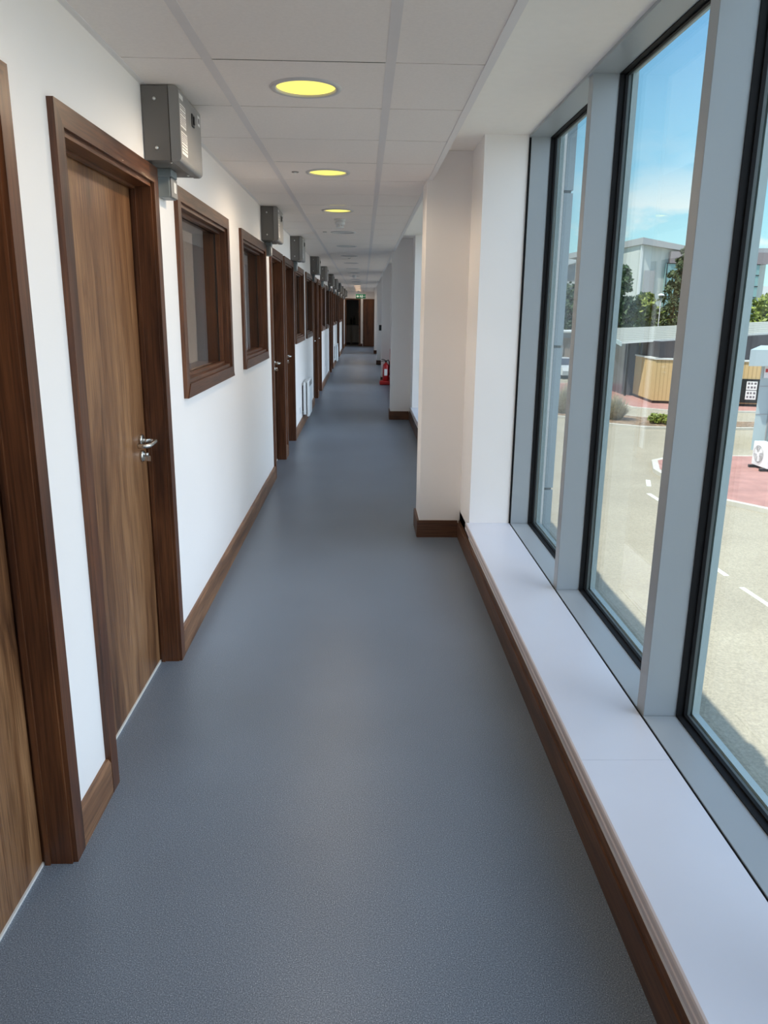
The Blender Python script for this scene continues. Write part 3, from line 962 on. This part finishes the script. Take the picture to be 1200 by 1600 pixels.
# ================================================================== OUTSIDE
M['asphalt'] = plain('pale_worn_asphalt', s(150, 148, 132), 0.95, noise=0.10, nscale=1.1, bump=0.3, bscale=60, spec=0.2)
def asphalt():
    m, nt, b = newmat('worn_asphalt')
    v = world_vec(nt)
    n1 = N(nt, 'ShaderNodeTexNoise', i_Scale=0.5, i_Detail=6.0, i_Roughness=0.65)
    n2 = N(nt, 'ShaderNodeTexNoise', i_Scale=28.0, i_Detail=3.0, i_Roughness=0.7)
    L(nt, v, n1.inputs['Vector']); L(nt, v, n2.inputs['Vector'])
    r1 = ramp(nt, [(0.3, (0.315, 0.285, 0.22)), (0.7, (0.385, 0.35, 0.27))])
    r2 = ramp(nt, [(0.35, (0.78, 0.78, 0.78)), (0.65, (1.12, 1.12, 1.10))])
    L(nt, n1.outputs['Fac'], r1.inputs[0]); L(nt, n2.outputs['Fac'], r2.inputs[0])
    mu = N(nt, 'ShaderNodeMix', data_type='RGBA', blend_type='MULTIPLY'); mu.inputs[0].default_value = 1
    L(nt, r1.outputs[0], mu.inputs[6]); L(nt, r2.outputs[0], mu.inputs[7])
    L(nt, mu.outputs[2], b.inputs['Base Color'])
    b.inputs['Roughness'].default_value = 0.95; b.inputs['Specular IOR Level'].default_value = 0.2
    return m
M['asphalt'] = asphalt()
M['paint'] = plain('road_paint', (0.62, 0.62, 0.56), 0.8)
M['redpave'] = plain('red_block_paving', (0.36, 0.19, 0.16), 0.9, noise=0.14, nscale=2.2)
M['kerb'] = plain('pale_kerb_stone', (0.50, 0.48, 0.42), 0.9, noise=0.06, nscale=4)
M['mulch'] = plain('bark_mulch', (0.22, 0.155, 0.10), 1.0, noise=0.55, nscale=7)
def stripes(name, axis, per, ca, cb, duty=0.5, rough=0.7):
    m, nt, b = newmat(name)
    g = nt.nodes.new('ShaderNodeNewGeometry')
    dv = N(nt, 'ShaderNodeVectorMath', operation='DOT_PRODUCT'); dv.inputs[1].default_value = axis
    L(nt, g.outputs['Position'], dv.inputs[0])
    mo = N(nt, 'ShaderNodeMath', operation='WRAP'); mo.inputs[1].default_value = per; mo.inputs[2].default_value = 0
    L(nt, dv.outputs['Value'], mo.inputs[0])
    gt = N(nt, 'ShaderNodeMath', operation='GREATER_THAN'); gt.inputs[1].default_value = per * duty
    L(nt, mo.outputs[0], gt.inputs[0])
    mx = N(nt, 'ShaderNodeMix', data_type='RGBA'); mx.inputs[6].default_value = ca; mx.inputs[7].default_value = cb
    L(nt, gt.outputs[0], mx.inputs[0]); L(nt, mx.outputs[2], b.inputs['Base Color'])
    b.inputs['Roughness'].default_value = rough
    return m
M['timber'] = stripes('vertical_pale_timber', (1, 0.6, 0), 0.16, (0.56, 0.40, 0.19, 1), (0.40, 0.28, 0.13, 1), 0.8)
M['darkclad'] = stripes('dark_grey_boarding', (1, 0.6, 0), 0.3, (0.055, 0.055, 0.062, 1), (0.042, 0.042, 0.05, 1), 0.9)
M['roofm'] = stripes('grey_metal_roof', (0.27, 1, 0), 1.1, (0.20, 0.21, 0.18, 1), (0.36, 0.37, 0.32, 1), 0.6)
M['roofw'] = plain('white_roof_trim', (0.62, 0.64, 0.62), 0.5)
M['clad'] = stripes('pale_metal_cladding', (1, 0.35, 0), 2.2, (0.42, 0.45, 0.42, 1), (0.50, 0.53, 0.50, 1), 0.55)
M['clad2'] = plain('grey_cladding', (0.34, 0.34, 0.34), 0.5)
M['purple'] = plain('mauve_grey_panel', (0.24, 0.205, 0.21), 0.6)
M['curtain'] = plain('pale_green_curtain_glass', (0.22, 0.36, 0.36), 0.15)
M['darkglass'] = plain('dark_shop_glass', (0.07, 0.08, 0.10), 0.12)
M['pinkclad'] = plain('pinkish_render', (0.36, 0.30, 0.26), 0.8)
M['leaf_dark'] = plain('dark_green_leaf', (0.055, 0.095, 0.035), 0.6, noise=0.5, nscale=3)
M['leaf_yel'] = plain('yellow_green_leaf', (0.20, 0.25, 0.04), 0.6, noise=0.45, nscale=3)
M['leaf_con'] = plain('conifer_needle', (0.075, 0.10, 0.04), 0.7, noise=0.5, nscale=4)
M['leaf_dry'] = plain('dry_grass', (0.46, 0.42, 0.32), 0.9, noise=0.3, nscale=9)
M['bark'] = plain('bark', (0.10, 0.075, 0.055), 0.9)
M['carp'] = plain('silver_car_paint', (0.55, 0.58, 0.58), 0.25)

# ground
struct(MB().box(-6, 140, -30, 260, G - 0.3, G).build('ground', 'asphalt'))
# road markings
def dash(x, y, dx, dy, w, lab):
    d = Vector((dx, dy, 0)); n = Vector((-dy, dx, 0)).normalized() * w / 2
    p = Vector((x, y, 0))
    q = MB(); pts = [p - d / 2 - n, p + d / 2 - n, p + d / 2 + n, p - d / 2 + n]
    q.prism([(v.x, v.y) for v in pts], 'z', G, G + 0.006)
    tag(q.build('road_marking', 'paint'), lab, 'road marking', 'white road dashes')
dash(8.30, 21.65, -0.28, -0.85, 0.13, 'white painted dash on the road outside, upper of the far pair')
dash(7.82, 19.9, 0.00, -0.85, 0.13, 'white painted dash on the road outside, lower of the far pair')
dash(6.85, 13.95, 0.02, -0.80, 0.11, 'white painted dash on the road near the red paving kerb, left of two')
dash(6.87, 12.45, 0.05, -0.95, 0.10, 'slanted white painted line on the road, lowest at right edge')

# red paved island with kerb
isl = [(9.0, 23.2), (8.95, 21.2), (9.25, 19.3), (10.05, 18.15), (13.5, 13.5), (24, 13.5), (24, 25.6), (10.6, 25.6), (9.5, 24.7)]
r = tag(empty('paved_island', (15, 20, G)), 'raised red block paved area outside with a pale kerb', 'paving')
MB().prism(isl, 'z', G - 0.02, G + 0.12).build('kerb', 'kerb', r, (-15, -20, -G))
cx, cyy = 15, 20
ins = []
for (x, y_) in isl:
    v = Vector((cx - x, cyy - y_)); v = v.normalized() * 0.2
    ins.append((x + v.x, y_ + v.y))
MB().prism(ins, 'z', G, G + 0.124).build('paving', 'redpave', r, (-15, -20, -G))
# planting strip
st = [(1.5, 38.4), (6.0, 37.4), (9.65, 35.3), (10.45, 33.5), (12.0, 32.35), (14, 32.1), (17, 32.3), (26, 32.3), (26, 34.2), (16.5, 34.3), (14.0, 34.9), (12.4, 36.2), (11.6, 39.0), (6.0, 41.5), (1.5, 42)]
r = tag(empty('planting_bed', (12, 35, G)), 'long kerbed bark planting bed between the two roads', 'planting bed')
MB().prism(st, 'z', G - 0.02, G + 0.11).build('kerb', 'kerb', r, (-12, -35, -G))
st2 = [(1.6, 38.55), (6.05, 37.6), (9.8, 35.45), (10.6, 33.65), (12.1, 32.55), (14, 32.3), (17, 32.5), (25.8, 32.5), (25.8, 34.0), (16.5, 34.1), (13.9, 34.7), (12.25, 36.0), (11.4, 38.8), (6.0, 41.3), (1.6, 41.8)]
MB().prism(st2, 'z', G, G + 0.13).build('bark_mulch', 'mulch', r, (-12, -35, -G))
# far red pavement in front of the kiosk
far = [(8, 52.0), (12.9, 45.5), (13.95, 39.7), (15.45, 38.4), (19.7, 38.2), (30, 38.0), (30, 48), (16.2, 53.4), (8, 53.4)]
r = tag(empty('pavement', (18, 48, G)), 'red pavement around the timber and dark kiosk building', 'paving')
MB().prism(far, 'z', G - 0.02, G + 0.08).build('kerb', 'kerb', r, (-18, -48, -G))
far2 = [(8.2, 52.2), (13.05, 45.6), (14.1, 39.85), (15.5, 38.6), (19.7, 38.4), (29.8, 38.2), (29.8, 47.9), (16.1, 53.2), (8.2, 53.2)]
MB().prism(far2, 'z', G, G + 0.085).build('paving', 'redpave', r, (-18, -48, -G))

# kiosk building
gz = G + 0.085
r = tag(empty('kiosk_building', (18, 44, gz)), 'low kiosk building with pale timber cladding, dark boarding and a shallow metal roof', 'building')
sh = (-18, -44, -gz)
c0 = Vector((15.65, 41.5)); fr = Vector((26.0, 38.7)); lf_ = Vector((15.87, 45.3))
def wallseg(a, b, z0, z1, t, nm, mt, par, sft):
    d = (b - a); n = Vector((-d.y, d.x)).normalized() * t
    q = MB(); q.prism([(a.x, a.y), (b.x, b.y), (b.x + n.x, b.y + n.y), (a.x + n.x, a.y + n.y)], 'z', z0, z1)
    return q.build(nm, mt, par, sft)
wallseg(c0, Vector((fr.x, fr.y)), gz, gz + 0.14, 0.3, 'plinth', 'black', r, sh)
wallseg(c0, Vector((fr.x, fr.y)), gz + 0.14, -0.80, 0.3, 'timber_cladding', 'timber', r, sh)
wallseg(lf_, c0, gz, gz + 0.14, 0.3, 'plinth', 'black', r, sh)
wallseg(lf_, c0, gz + 0.14, -0.80, 0.3, 'timber_cladding', 'timber', r, sh)
wallseg(c0 + Vector((-0.04, -0.05)), fr + Vector((0, -0.05)), -0.80, -0.72, 0.4, 'cap_trim', 'roofw', r, sh)
wallseg(lf_ + Vector((-0.05, 0)), c0 + Vector((-0.05, -0.05)), -0.80, -0.72, 0.4, 'cap_trim', 'roofw', r, sh)
q = MB(); q.hexa([(15.95, 41.9, -0.80), (26.2, 39.05, -0.80), (26.2, 39.4, -0.80), (15.95, 42.25, -0.80)],
                 [(15.95, 41.9, 0.12), (26.2, 39.05, 1.02), (26.2, 39.4, 1.02), (15.95, 42.25, 0.12)]); q.build('dark_upper_wall', 'darkclad', r, sh)
q = MB(); q.hexa([(15.95, 42.25, -0.80), (16.25, 42.25, -0.80), (16.4, 45.3, -0.80), (16.1, 45.3, -0.80)],
                 [(15.95, 42.25, 0.10), (16.25, 42.25, 0.10), (16.4, 45.3, 0.2), (16.1, 45.3, 0.2)]); q.build('dark_upper_wall', 'darkclad', r, sh)
# dark glazed front on the left
a = Vector((15.87, 45.3)); b_ = Vector((15.45, 46.0)); c_ = Vector((15.62, 52.4))
wallseg(b_, a, gz, -0.05, 0.2, 'dark_wall', 'darkclad', r, sh)
wallseg(c_, b_, gz, -0.05, 0.2, 'glazed_front', 'darkglass', r, sh)
MB().box(15.3, 15.42, 45.1, 45.22, gz, -0.02).build('post', 'black', r, sh)
# roof
lo = [(14.4, 43.55, -0.04), (27.0, 40.05, 1.10), (28.5, 46.5, 1.38), (15.7, 53.0, 0.50)]
q = MB(); q.hexa(lo, [(p[0], p[1], p[2] + 0.05) for p in lo]); q.build('roof', 'roofm', r, sh)
q = MB(); q.hexa([(14.38, 43.50, -0.07), (27.0, 39.99, 1.07), (27.0, 40.05, 1.07), (14.40, 43.56, -0.07)],
                 [(14.38, 43.50, 0.03), (27.0, 39.99, 1.17), (27.0, 40.05, 1.17), (14.40, 43.56, 0.03)]); q.build('fascia', 'roofw', r, sh)
q = MB(); q.hexa([(14.34, 43.50, -0.20), (14.40, 43.50, -0.20), (15.70, 53.0, 0.34), (15.64, 53.0, 0.34)],
                 [(14.34, 43.50, 0.03), (14.40, 43.50, 0.03), (15.70, 53.0, 0.57), (15.64, 53.0, 0.57)]); q.build('fascia', 'capout', r, sh)
# poster windows on the right front
dirf = (fr - c0).normalized()
def onf(t): return c0 + dirf * t
nrm = Vector((dirf.y, -dirf.x))
pw = MB(); pp = MB(); pi = MB()
P0 = 3.75
def fbox(mbx, t0, t1, z0, z1, o0, o1):
    p = [onf(t0) + nrm * o0, onf(t1) + nrm * o0, onf(t1) + nrm * o1, onf(t0) + nrm * o1]
    mbx.prism([(v.x, v.y) for v in p], 'z', z0, z1)
fbox(pw, P0, 5.30, -2.92, -1.68, -0.02, 0.06)
for (t0, t1) in ((P0 + 0.08, P0 + 0.60), (4.62, 5.14)):
    for (z0, z1) in ((-2.74, -2.28), (-2.24, -1.80)):
        fbox(pp, t0, t1, z0, z1, 0.06, 0.075)
        for a_ in range(3):
            for b2 in range(2):
                tt = t0 + 0.06 + a_ * 0.155; zz = z0 + 0.08 + b2 * 0.2
                fbox(pi, tt, tt + 0.085 + 0.02 * ((a_ + b2) % 2), zz, zz + 0.11, 0.075, 0.08)
wf = pw.build('poster_window', 'black', r, sh)
pp.build('poster', 'sticker', wf); pi.build('poster_print', 'ink', wf)
bpy.context.view_layer.update()

# pale pinkish cabin and car seen in the leftmost pane
r = tag(empty('rendered_cabin', (17, 66, G)), 'pinkish rendered cabin with a dark door, seen in the leftmost pane', 'building')
sh = (-17, -66, -G)
MB().box(13.0, 18.5, 64, 69, G, -0.42).build('wall', 'pinkclad', r, sh)
MB().box(12.8, 18.7, 63.8, 69.2, -0.42, 0.0).build('fascia', 'clad2', r, sh)
MB().box(12.8, 18.7, 63.7, 69.2, 0.0, 0.12).build('roof', 'roofw', r, sh)
MB().box(15.4, 16.35, 63.93, 64.0, G, -1.05).build('dark_door', 'clad2', r, sh)
def car(x, y, rz):
    r = tag(empty('parked_car', (x, y, G), rz), 'silver parked car outside, glimpsed in the leftmost pane', 'car')
    body = [(-2.1, 0.30), (-2.15, 0.62), (-2.0, 0.88), (-1.15, 0.98), (-0.55, 1.42), (0.9, 1.45), (1.7, 1.02), (2.1, 0.92), (2.15, 0.45), (2.05, 0.28)]
    MB().prism(body, 'y', -0.82, 0.82).build('car_body', 'carp', r)
    q = MB()
    for sy in (-0.83, 0.82):
        q.prism([(-0.98, 0.98), (-0.5, 1.36), (0.15, 1.38), (0.15, 0.98)], 'y', sy, sy + 0.012)
        q.prism([(0.22, 0.98), (0.22, 1.38), (0.85, 1.38), (1.4, 1.03)], 'y', sy, sy + 0.012)
    q.build('side_window', 'darkglass', r)
    q = MB(); q.hexa([(-1.16, -0.7, 0.985), (-0.58, -0.7, 1.415), (-0.58, 0.7, 1.415), (-1.16, 0.7, 0.985)],
                     [(-1.18, -0.7, 1.0), (-0.60, -0.7, 1.43), (-0.60, 0.7, 1.43), (-1.18, 0.7, 1.0)]); q.build('windscreen', 'darkglass', r)
    for wx in (-1.35, 1.35):
        for wy in (-0.86, 0.66):
            wh = MB().cyl((wx, wy, 0.32), 0.32, 0.20, 'y').build('wheel', 'black', r)
            MB().cyl((wx, wy - 0.01 if wy < 0 else wy + 0.2, 0.32), 0.19, 0.012, 'y').build('hub_cap', 'steel', wh)
    return r
car(15.1, 59.3, R(100))

# white service hut with canopy at the right
r = tag(empty('service_hut', (15.5, 28.5, G + 0.1)), 'pale grey panelled hut with a deep flat canopy at the right edge', 'building')
sh = (-15.5, -28.5, -G - 0.1)
MB().prism([(14.15, 27.4), (17.5, 27.4), (17.5, 30.4), (15.9, 30.4)], 'z', G, -0.15).build('wall_panel', 'capout', r, sh)
q = MB()
for z in (-1.9, -0.9): q.box(14.14, 17.51, 27.385, 27.40, z, z + 0.02)
q.box(14.60, 14.64, 27.38, 27.4, G + 0.1, -0.15)
q.build('panel_joint', 'clad2', r, sh)
MB().prism([(13.42, 26.9), (18.2, 26.9), (18.2, 30.9), (15.8, 30.9)], 'z', -0.16, 0.40).build('canopy', 'capout', r, sh)
MB().box(14.25, 14.62, 27.37, 27.40, -0.60, -0.18).build('sign_board', 'white_pl', r, sh)
MB().box(14.29, 14.60, 27.36, 27.37, -0.40, -0.28).build('sign_band', 'red_pl', r, sh)
MB().cyl((14.75, 27.33, G + 0.12), 0.045, 2.9).build('downpipe', 'clad2', r, sh)

# air conditioning unit
gz2 = G + 0.125
r = tag(empty('air_conditioner', (12.47, 23.2, gz2), R(-88)), 'white outdoor air conditioning unit with a round fan grille on black feet', 'air conditioner')
MB().box(-0.45, 0.45, -0.17, 0.17, 0.09, 0.82, 0.012, 2).build('casing', 'white_pl', r)
q = MB().lathe([(0.27, -0.172), (0.27, -0.180)], (-0.10, 0, 0.46), 32, 'y').build('fan_recess', 'clad2', r)
q = MB()
for rad in (0.08, 0.13, 0.18, 0.23, 0.28):
    q.tube([(-0.10 + rad * math.cos(t * math.pi / 12), -0.19, 0.46 + rad * math.sin(t * math.pi / 12)) for t in range(25)], 0.004, 6)
for t in range(8):
    q.tube([(-0.10, -0.19, 0.46), (-0.10 + 0.28 * math.cos(t * math.pi / 4), -0.19, 0.46 + 0.28 * math.sin(t * math.pi / 4))], 0.004, 6)
q.build('fan_grille', 'white_pl', r)
q = MB()
for t in range(3):
    a = t * 2 * math.pi / 3 + 0.4
    q.prism([(-0.10 + 0.05 * math.cos(a), 0.46 + 0.05 * math.sin(a)), (-0.10 + 0.24 * math.cos(a), 0.46 + 0.24 * math.sin(a)),
             (-0.10 + 0.24 * math.cos(a + 0.6), 0.46 + 0.24 * math.sin(a + 0.6)), (-0.10 + 0.05 * math.cos(a + 0.9), 0.46 + 0.05 * math.sin(a + 0.9))], 'y', -0.188, -0.182)
q.cyl((-0.10, -0.19, 0.46), 0.06, 0.01, 'y')
q.build('fan', 'white_pl', r)
for fx in (-0.32, 0.32):
    MB().box(fx - 0.05, fx + 0.05, -0.32, 0.30, 0.0, 0.09, 0.01).build('foot', 'black', r)
q = MB()
for z in (0.25, 0.40, 0.55): q.box(0.45, 0.47, -0.08, 0.06, z, z + 0.06)
q.build('side_louvre', 'clad2', r)

# large industrial building
r = tag(empty('industrial_building', (38, 98, G)), 'large pale clad industrial building with an angled overhanging roof and glazed corner', 'building')
sh = (-38, -98, -G)
q = MB()
q.hexa([(31.1, 90, G), (46.0, 91.2, G), (47, 118, G), (29.6, 112, G)], [(31.1, 90, 9.1), (46.0, 91.2, 8.4), (47, 118, 8.0), (29.6, 112, 9.0)])
q.build('wall', 'clad', r, sh)
q = MB()
q.hexa([(30.9, 89.3, 9.05), (38.0, 89.9, 8.15), (38.5, 118, 8.15), (29.0, 114, 9.0)], [(30.9, 89.3, 9.75), (38.0, 89.9, 8.65), (38.5, 118, 8.65), (29.0, 114, 9.7)])
q.hexa([(38.0, 89.9, 8.15), (47.3, 90.5, 8.3), (48, 119, 8.3), (38.5, 118, 8.15)], [(38.0, 89.9, 8.65), (47.3, 90.5, 8.95), (48, 119, 8.95), (38.5, 118, 8.65)])
q.build('roof', 'clad2', r, sh)
MB().box(34.3, 45.4, 89.6, 91.5, 7.1, 8.35).build('mauve_panel', 'purple', r, sh)
gl = MB().box(34.0, 44.6, 89.75, 91.5, 0.0, 7.1).build('curtain_glazing', 'curtain', r, sh)
q = MB()
for z in (7.02, 5.85, 4.65, 3.45, 2.25): q.box(33.98, 44.62, 89.70, 89.76, z, z + 0.10)
for x in (34.0, 35.5, 37, 38.5, 40, 41.5, 42.0 + 1.6): q.box(x, x + 0.08, 89.70, 89.76, 0, 7.1)
q.build('glazing_bar', 'black', gl)
MB().box(31.6, 32.8, 89.92, 90.3, G, 6.3).build('grey_panel', 'clad2', r, sh)
MB().box(31.0, 31.25, 89.9, 90.1, G, 9.0).build('corner_trim', 'roofw', r, sh)

r = tag(empty('distant_shed', (30, 124, G)), 'distant grey shed with a white sloping roof edge, seen in the leftmost pane', 'building')
sh = (-30, -124, -G)
MB().box(26, 34.5, 120, 130, G, 8.9).build('wall', 'clad2', r, sh)
q = MB(); q.hexa([(25.5, 119.5, 6.9), (35, 119.5, 9.9), (35, 131, 9.9), (25.5, 131, 6.9)], [(25.5, 119.5, 7.8), (35, 119.5, 10.8), (35, 131, 10.8), (25.5, 131, 7.8)])
q.build('roof', 'roofw', r, sh)
MB().box(26, 34.5, 119.9, 120, 5.5, 6.1).build('band', 'roofw', r, sh)
r = tag(empty('distant_warehouse', (72, 144, G)), 'white distant warehouse at the right edge beyond the trees', 'building')
sh = (-72, -144, -G)
MB().box(69, 95, 140, 160, G, 4.8).build('wall', 'purple', r, sh)
MB().box(68.5, 96, 139.5, 161, 4.8, 6.5).build('roof', 'roofw', r, sh)

# lamp post
r = tag(empty('lamp_post', (20.65, 55.0, G)), 'slim street lamp post with a white curved head between the trees', 'lamp post')
MB().cyl((0, 0, 0), 0.045, 6.0, r2=0.03).build('pole', 'clad2', r)
MB().lathe([(0.24, 5.98), (0.22, 6.05), (0.13, 6.12), (0.03, 6.15)]).build('lamp_head', 'roofw', r)

# ---------------------------------------------------------------- trees and shrubs
def blob_leaves(mb, centre, rad, n, size, rnd, flat=1.0):
    for _ in range(n):
        d = Vector((rnd.gauss(0, 1), rnd.gauss(0, 1), rnd.gauss(0, 1))).normalized()
        k = rnd.uniform(0.55, 1.05)
        p = Vector(centre) + Vector((d.x * rad * k, d.y * rad * k, d.z * rad * flat * k))
        u = Vector((rnd.gauss(0, 1), rnd.gauss(0, 1), rnd.gauss(0, 1))).normalized()
        v = u.cross(Vector((rnd.gauss(0, 1), rnd.gauss(0, 1), rnd.gauss(0, 1)))).normalized()
        s_ = size * rnd.uniform(0.6, 1.3)
        u *= s_; v *= s_ * 0.55
        mb.bm.faces.new([mb.bm.verts.new(q) for q in (p - u, p + v, p + u, p - v)])
def tree(name, loc, h, w, mat, lab, cat, seed, kind='round', n=3200, size=0.17, group=None):
    rnd = random.Random(seed)
    r = tag(empty(name, loc), lab, cat, group)
    fo = MB()
    if kind == 'round':
        nb = 22
        for i in range(nb):
            t = rnd.random() ** 0.8
            zc = h * (0.32 + 0.58 * t)
            rr = w / 2 * math.sqrt(max(0.08, 1 - ((t - 0.35) / 0.7) ** 2)) * 0.75
            a = rnd.uniform(0, 2 * math.pi)
            q_ = rr * math.sqrt(rnd.random())
            blob_leaves(fo, (q_ * math.cos(a), q_ * math.sin(a), zc), w * rnd.uniform(0.13, 0.24), n // nb, size, rnd)
    elif kind == 'conifer':
        nb = 40
        for i in range(nb):
            t = i / nb
            zc = h * (0.15 + 0.83 * t)
            rr = w / 2 * (1 - t) ** 0.75
            a = i * 2.4
            blob_leaves(fo, (rr * 0.75 * math.cos(a), rr * 0.75 * math.sin(a), zc), 0.18 + rr * 0.42, n // nb, size, rnd, 0.6)
    elif kind == 'grass':
        for i in range(n):
            a = rnd.uniform(0, 2 * math.pi); d = rnd.random() ** 0.7
            b0 = Vector((0.12 * w * math.cos(a), 0.12 * w * math.sin(a), 0))
            tp = Vector((d * w / 2 * math.cos(a), d * w / 2 * math.sin(a), h * (1 - 0.6 * d * d) * rnd.uniform(0.7, 1.0)))
            s_ = Vector((-math.sin(a), math.cos(a), 0)) * 0.009
            md = (b0 + tp) / 2 + Vector((0, 0, 0.12 * h * d))
            fo.bm.faces.new([fo.bm.verts.new(q) for q in (b0 - s_, b0 + s_, md + s_, md - s_)])
            fo.bm.faces.new([fo.bm.verts.new(q) for q in (md - s_, md + s_, tp)])
    elif kind == 'low':
        for i in range(14):
            a = rnd.uniform(0, 2 * math.pi); q_ = w / 2 * 0.75 * math.sqrt(rnd.random())
            blob_leaves(fo, (q_ * math.cos(a), q_ * math.sin(a), h * 0.5), h * 0.5, n // 14, size, rnd, 0.8)
    fo.build('foliage', mat, r, normals=False)
    if kind in ('round', 'conifer'):
        MB().cyl((0, 0, 0), h * 0.02 + 0.05, h * 0.75, r2=0.04, n=10).build('trunk', 'bark', r)
    else:
        MB().cyl((0, 0, -0.02), 0.10, 0.15, n=8).build('root_clump', 'bark', r)
    return r
gk = 'trees behind the kiosk'
tree('broadleaf_tree', (18.8, 58.2, G), 8.4, 3.2, 'leaf_dark', 'dark green broadleaf tree at the left of the middle pane, tallest there', 'tree', 1, n=4500, group=gk)
tree('broadleaf_tree', (19.4, 62.5, G), 6.2, 2.8, 'leaf_dark', 'lower dark green tree behind the yellow-green one', 'tree', 2, group=gk)
tree('broadleaf_tree', (20.7, 58.6, G), 6.5, 2.6, 'leaf_yel', 'yellow-green rounded tree left of the lamp post', 'tree', 3, n=4000, group=gk)
tree('conifer_tree', (22.9, 57.0, G), 9.7, 4.4, 'leaf_con', 'tall ragged conifer in front of the glazed corner', 'tree', 4, 'conifer', 5000, 0.15, gk)
tree('broadleaf_tree', (23.2, 61.5, G), 5.4, 3.6, 'leaf_yel', 'low yellow-green tree under the conifer', 'tree', 5, group=gk)
tree('broadleaf_tree', (27.3, 53.0, G), 6.4, 4.6, 'leaf_yel', 'bright yellow-green tree in the right pane behind the hut roof', 'tree', 6, n=5000, group=gk)
tree('broadleaf_tree', (32.4, 54.0, G), 6.3, 4.8, 'leaf_yel', 'bright yellow-green tree at the right edge of the photo', 'tree', 7, n=4500, group=gk)
tree('broadleaf_tree', (27.0, 58.5, G), 6.0, 3.8, 'leaf_yel', 'yellow-green tree hidden partly by the window post', 'tree', 8, group=gk)
tree('broadleaf_tree', (20.5, 78.0, G), 7.4, 5.0, 'leaf_dark', 'grey-green tree above the pinkish cabin in the leftmost pane', 'tree', 9, n=4500, size=0.22, group=gk)
tree('broadleaf_tree', (26.5, 76.0, G), 7.0, 5.0, 'leaf_dark', 'dark tree farther back between the buildings', 'tree', 10, n=4000, size=0.22, group=gk)
gs = 'shrubs in the planting bed'
gb = G + 0.13
tree('ornamental_grass', (11.4, 34.5, gb), 1.35, 2.0, 'leaf_dry', 'dry ornamental grass clump at the left of the planting bed', 'shrub', 11, 'grass', 800, 0.1, gs)
tree('ornamental_grass', (11.9, 36.2, gb), 1.0, 1.2, 'leaf_dry', 'smaller dry grass clump to the right of the largest one', 'shrub', 12, 'grass', 300, 0.1, gs)
tree('ornamental_grass', (9.6, 36.6, gb), 1.6, 1.8, 'leaf_dry', 'dry grass clump in front of the parked car', 'shrub', 13, 'grass', 800, 0.1, gs)
tree('low_shrub', (12.95, 33.25, gb), 0.42, 1.5, 'leaf_yel', 'low bright green spreading shrub in the bark bed', 'shrub', 14, 'low', 1500, 0.07, gs)
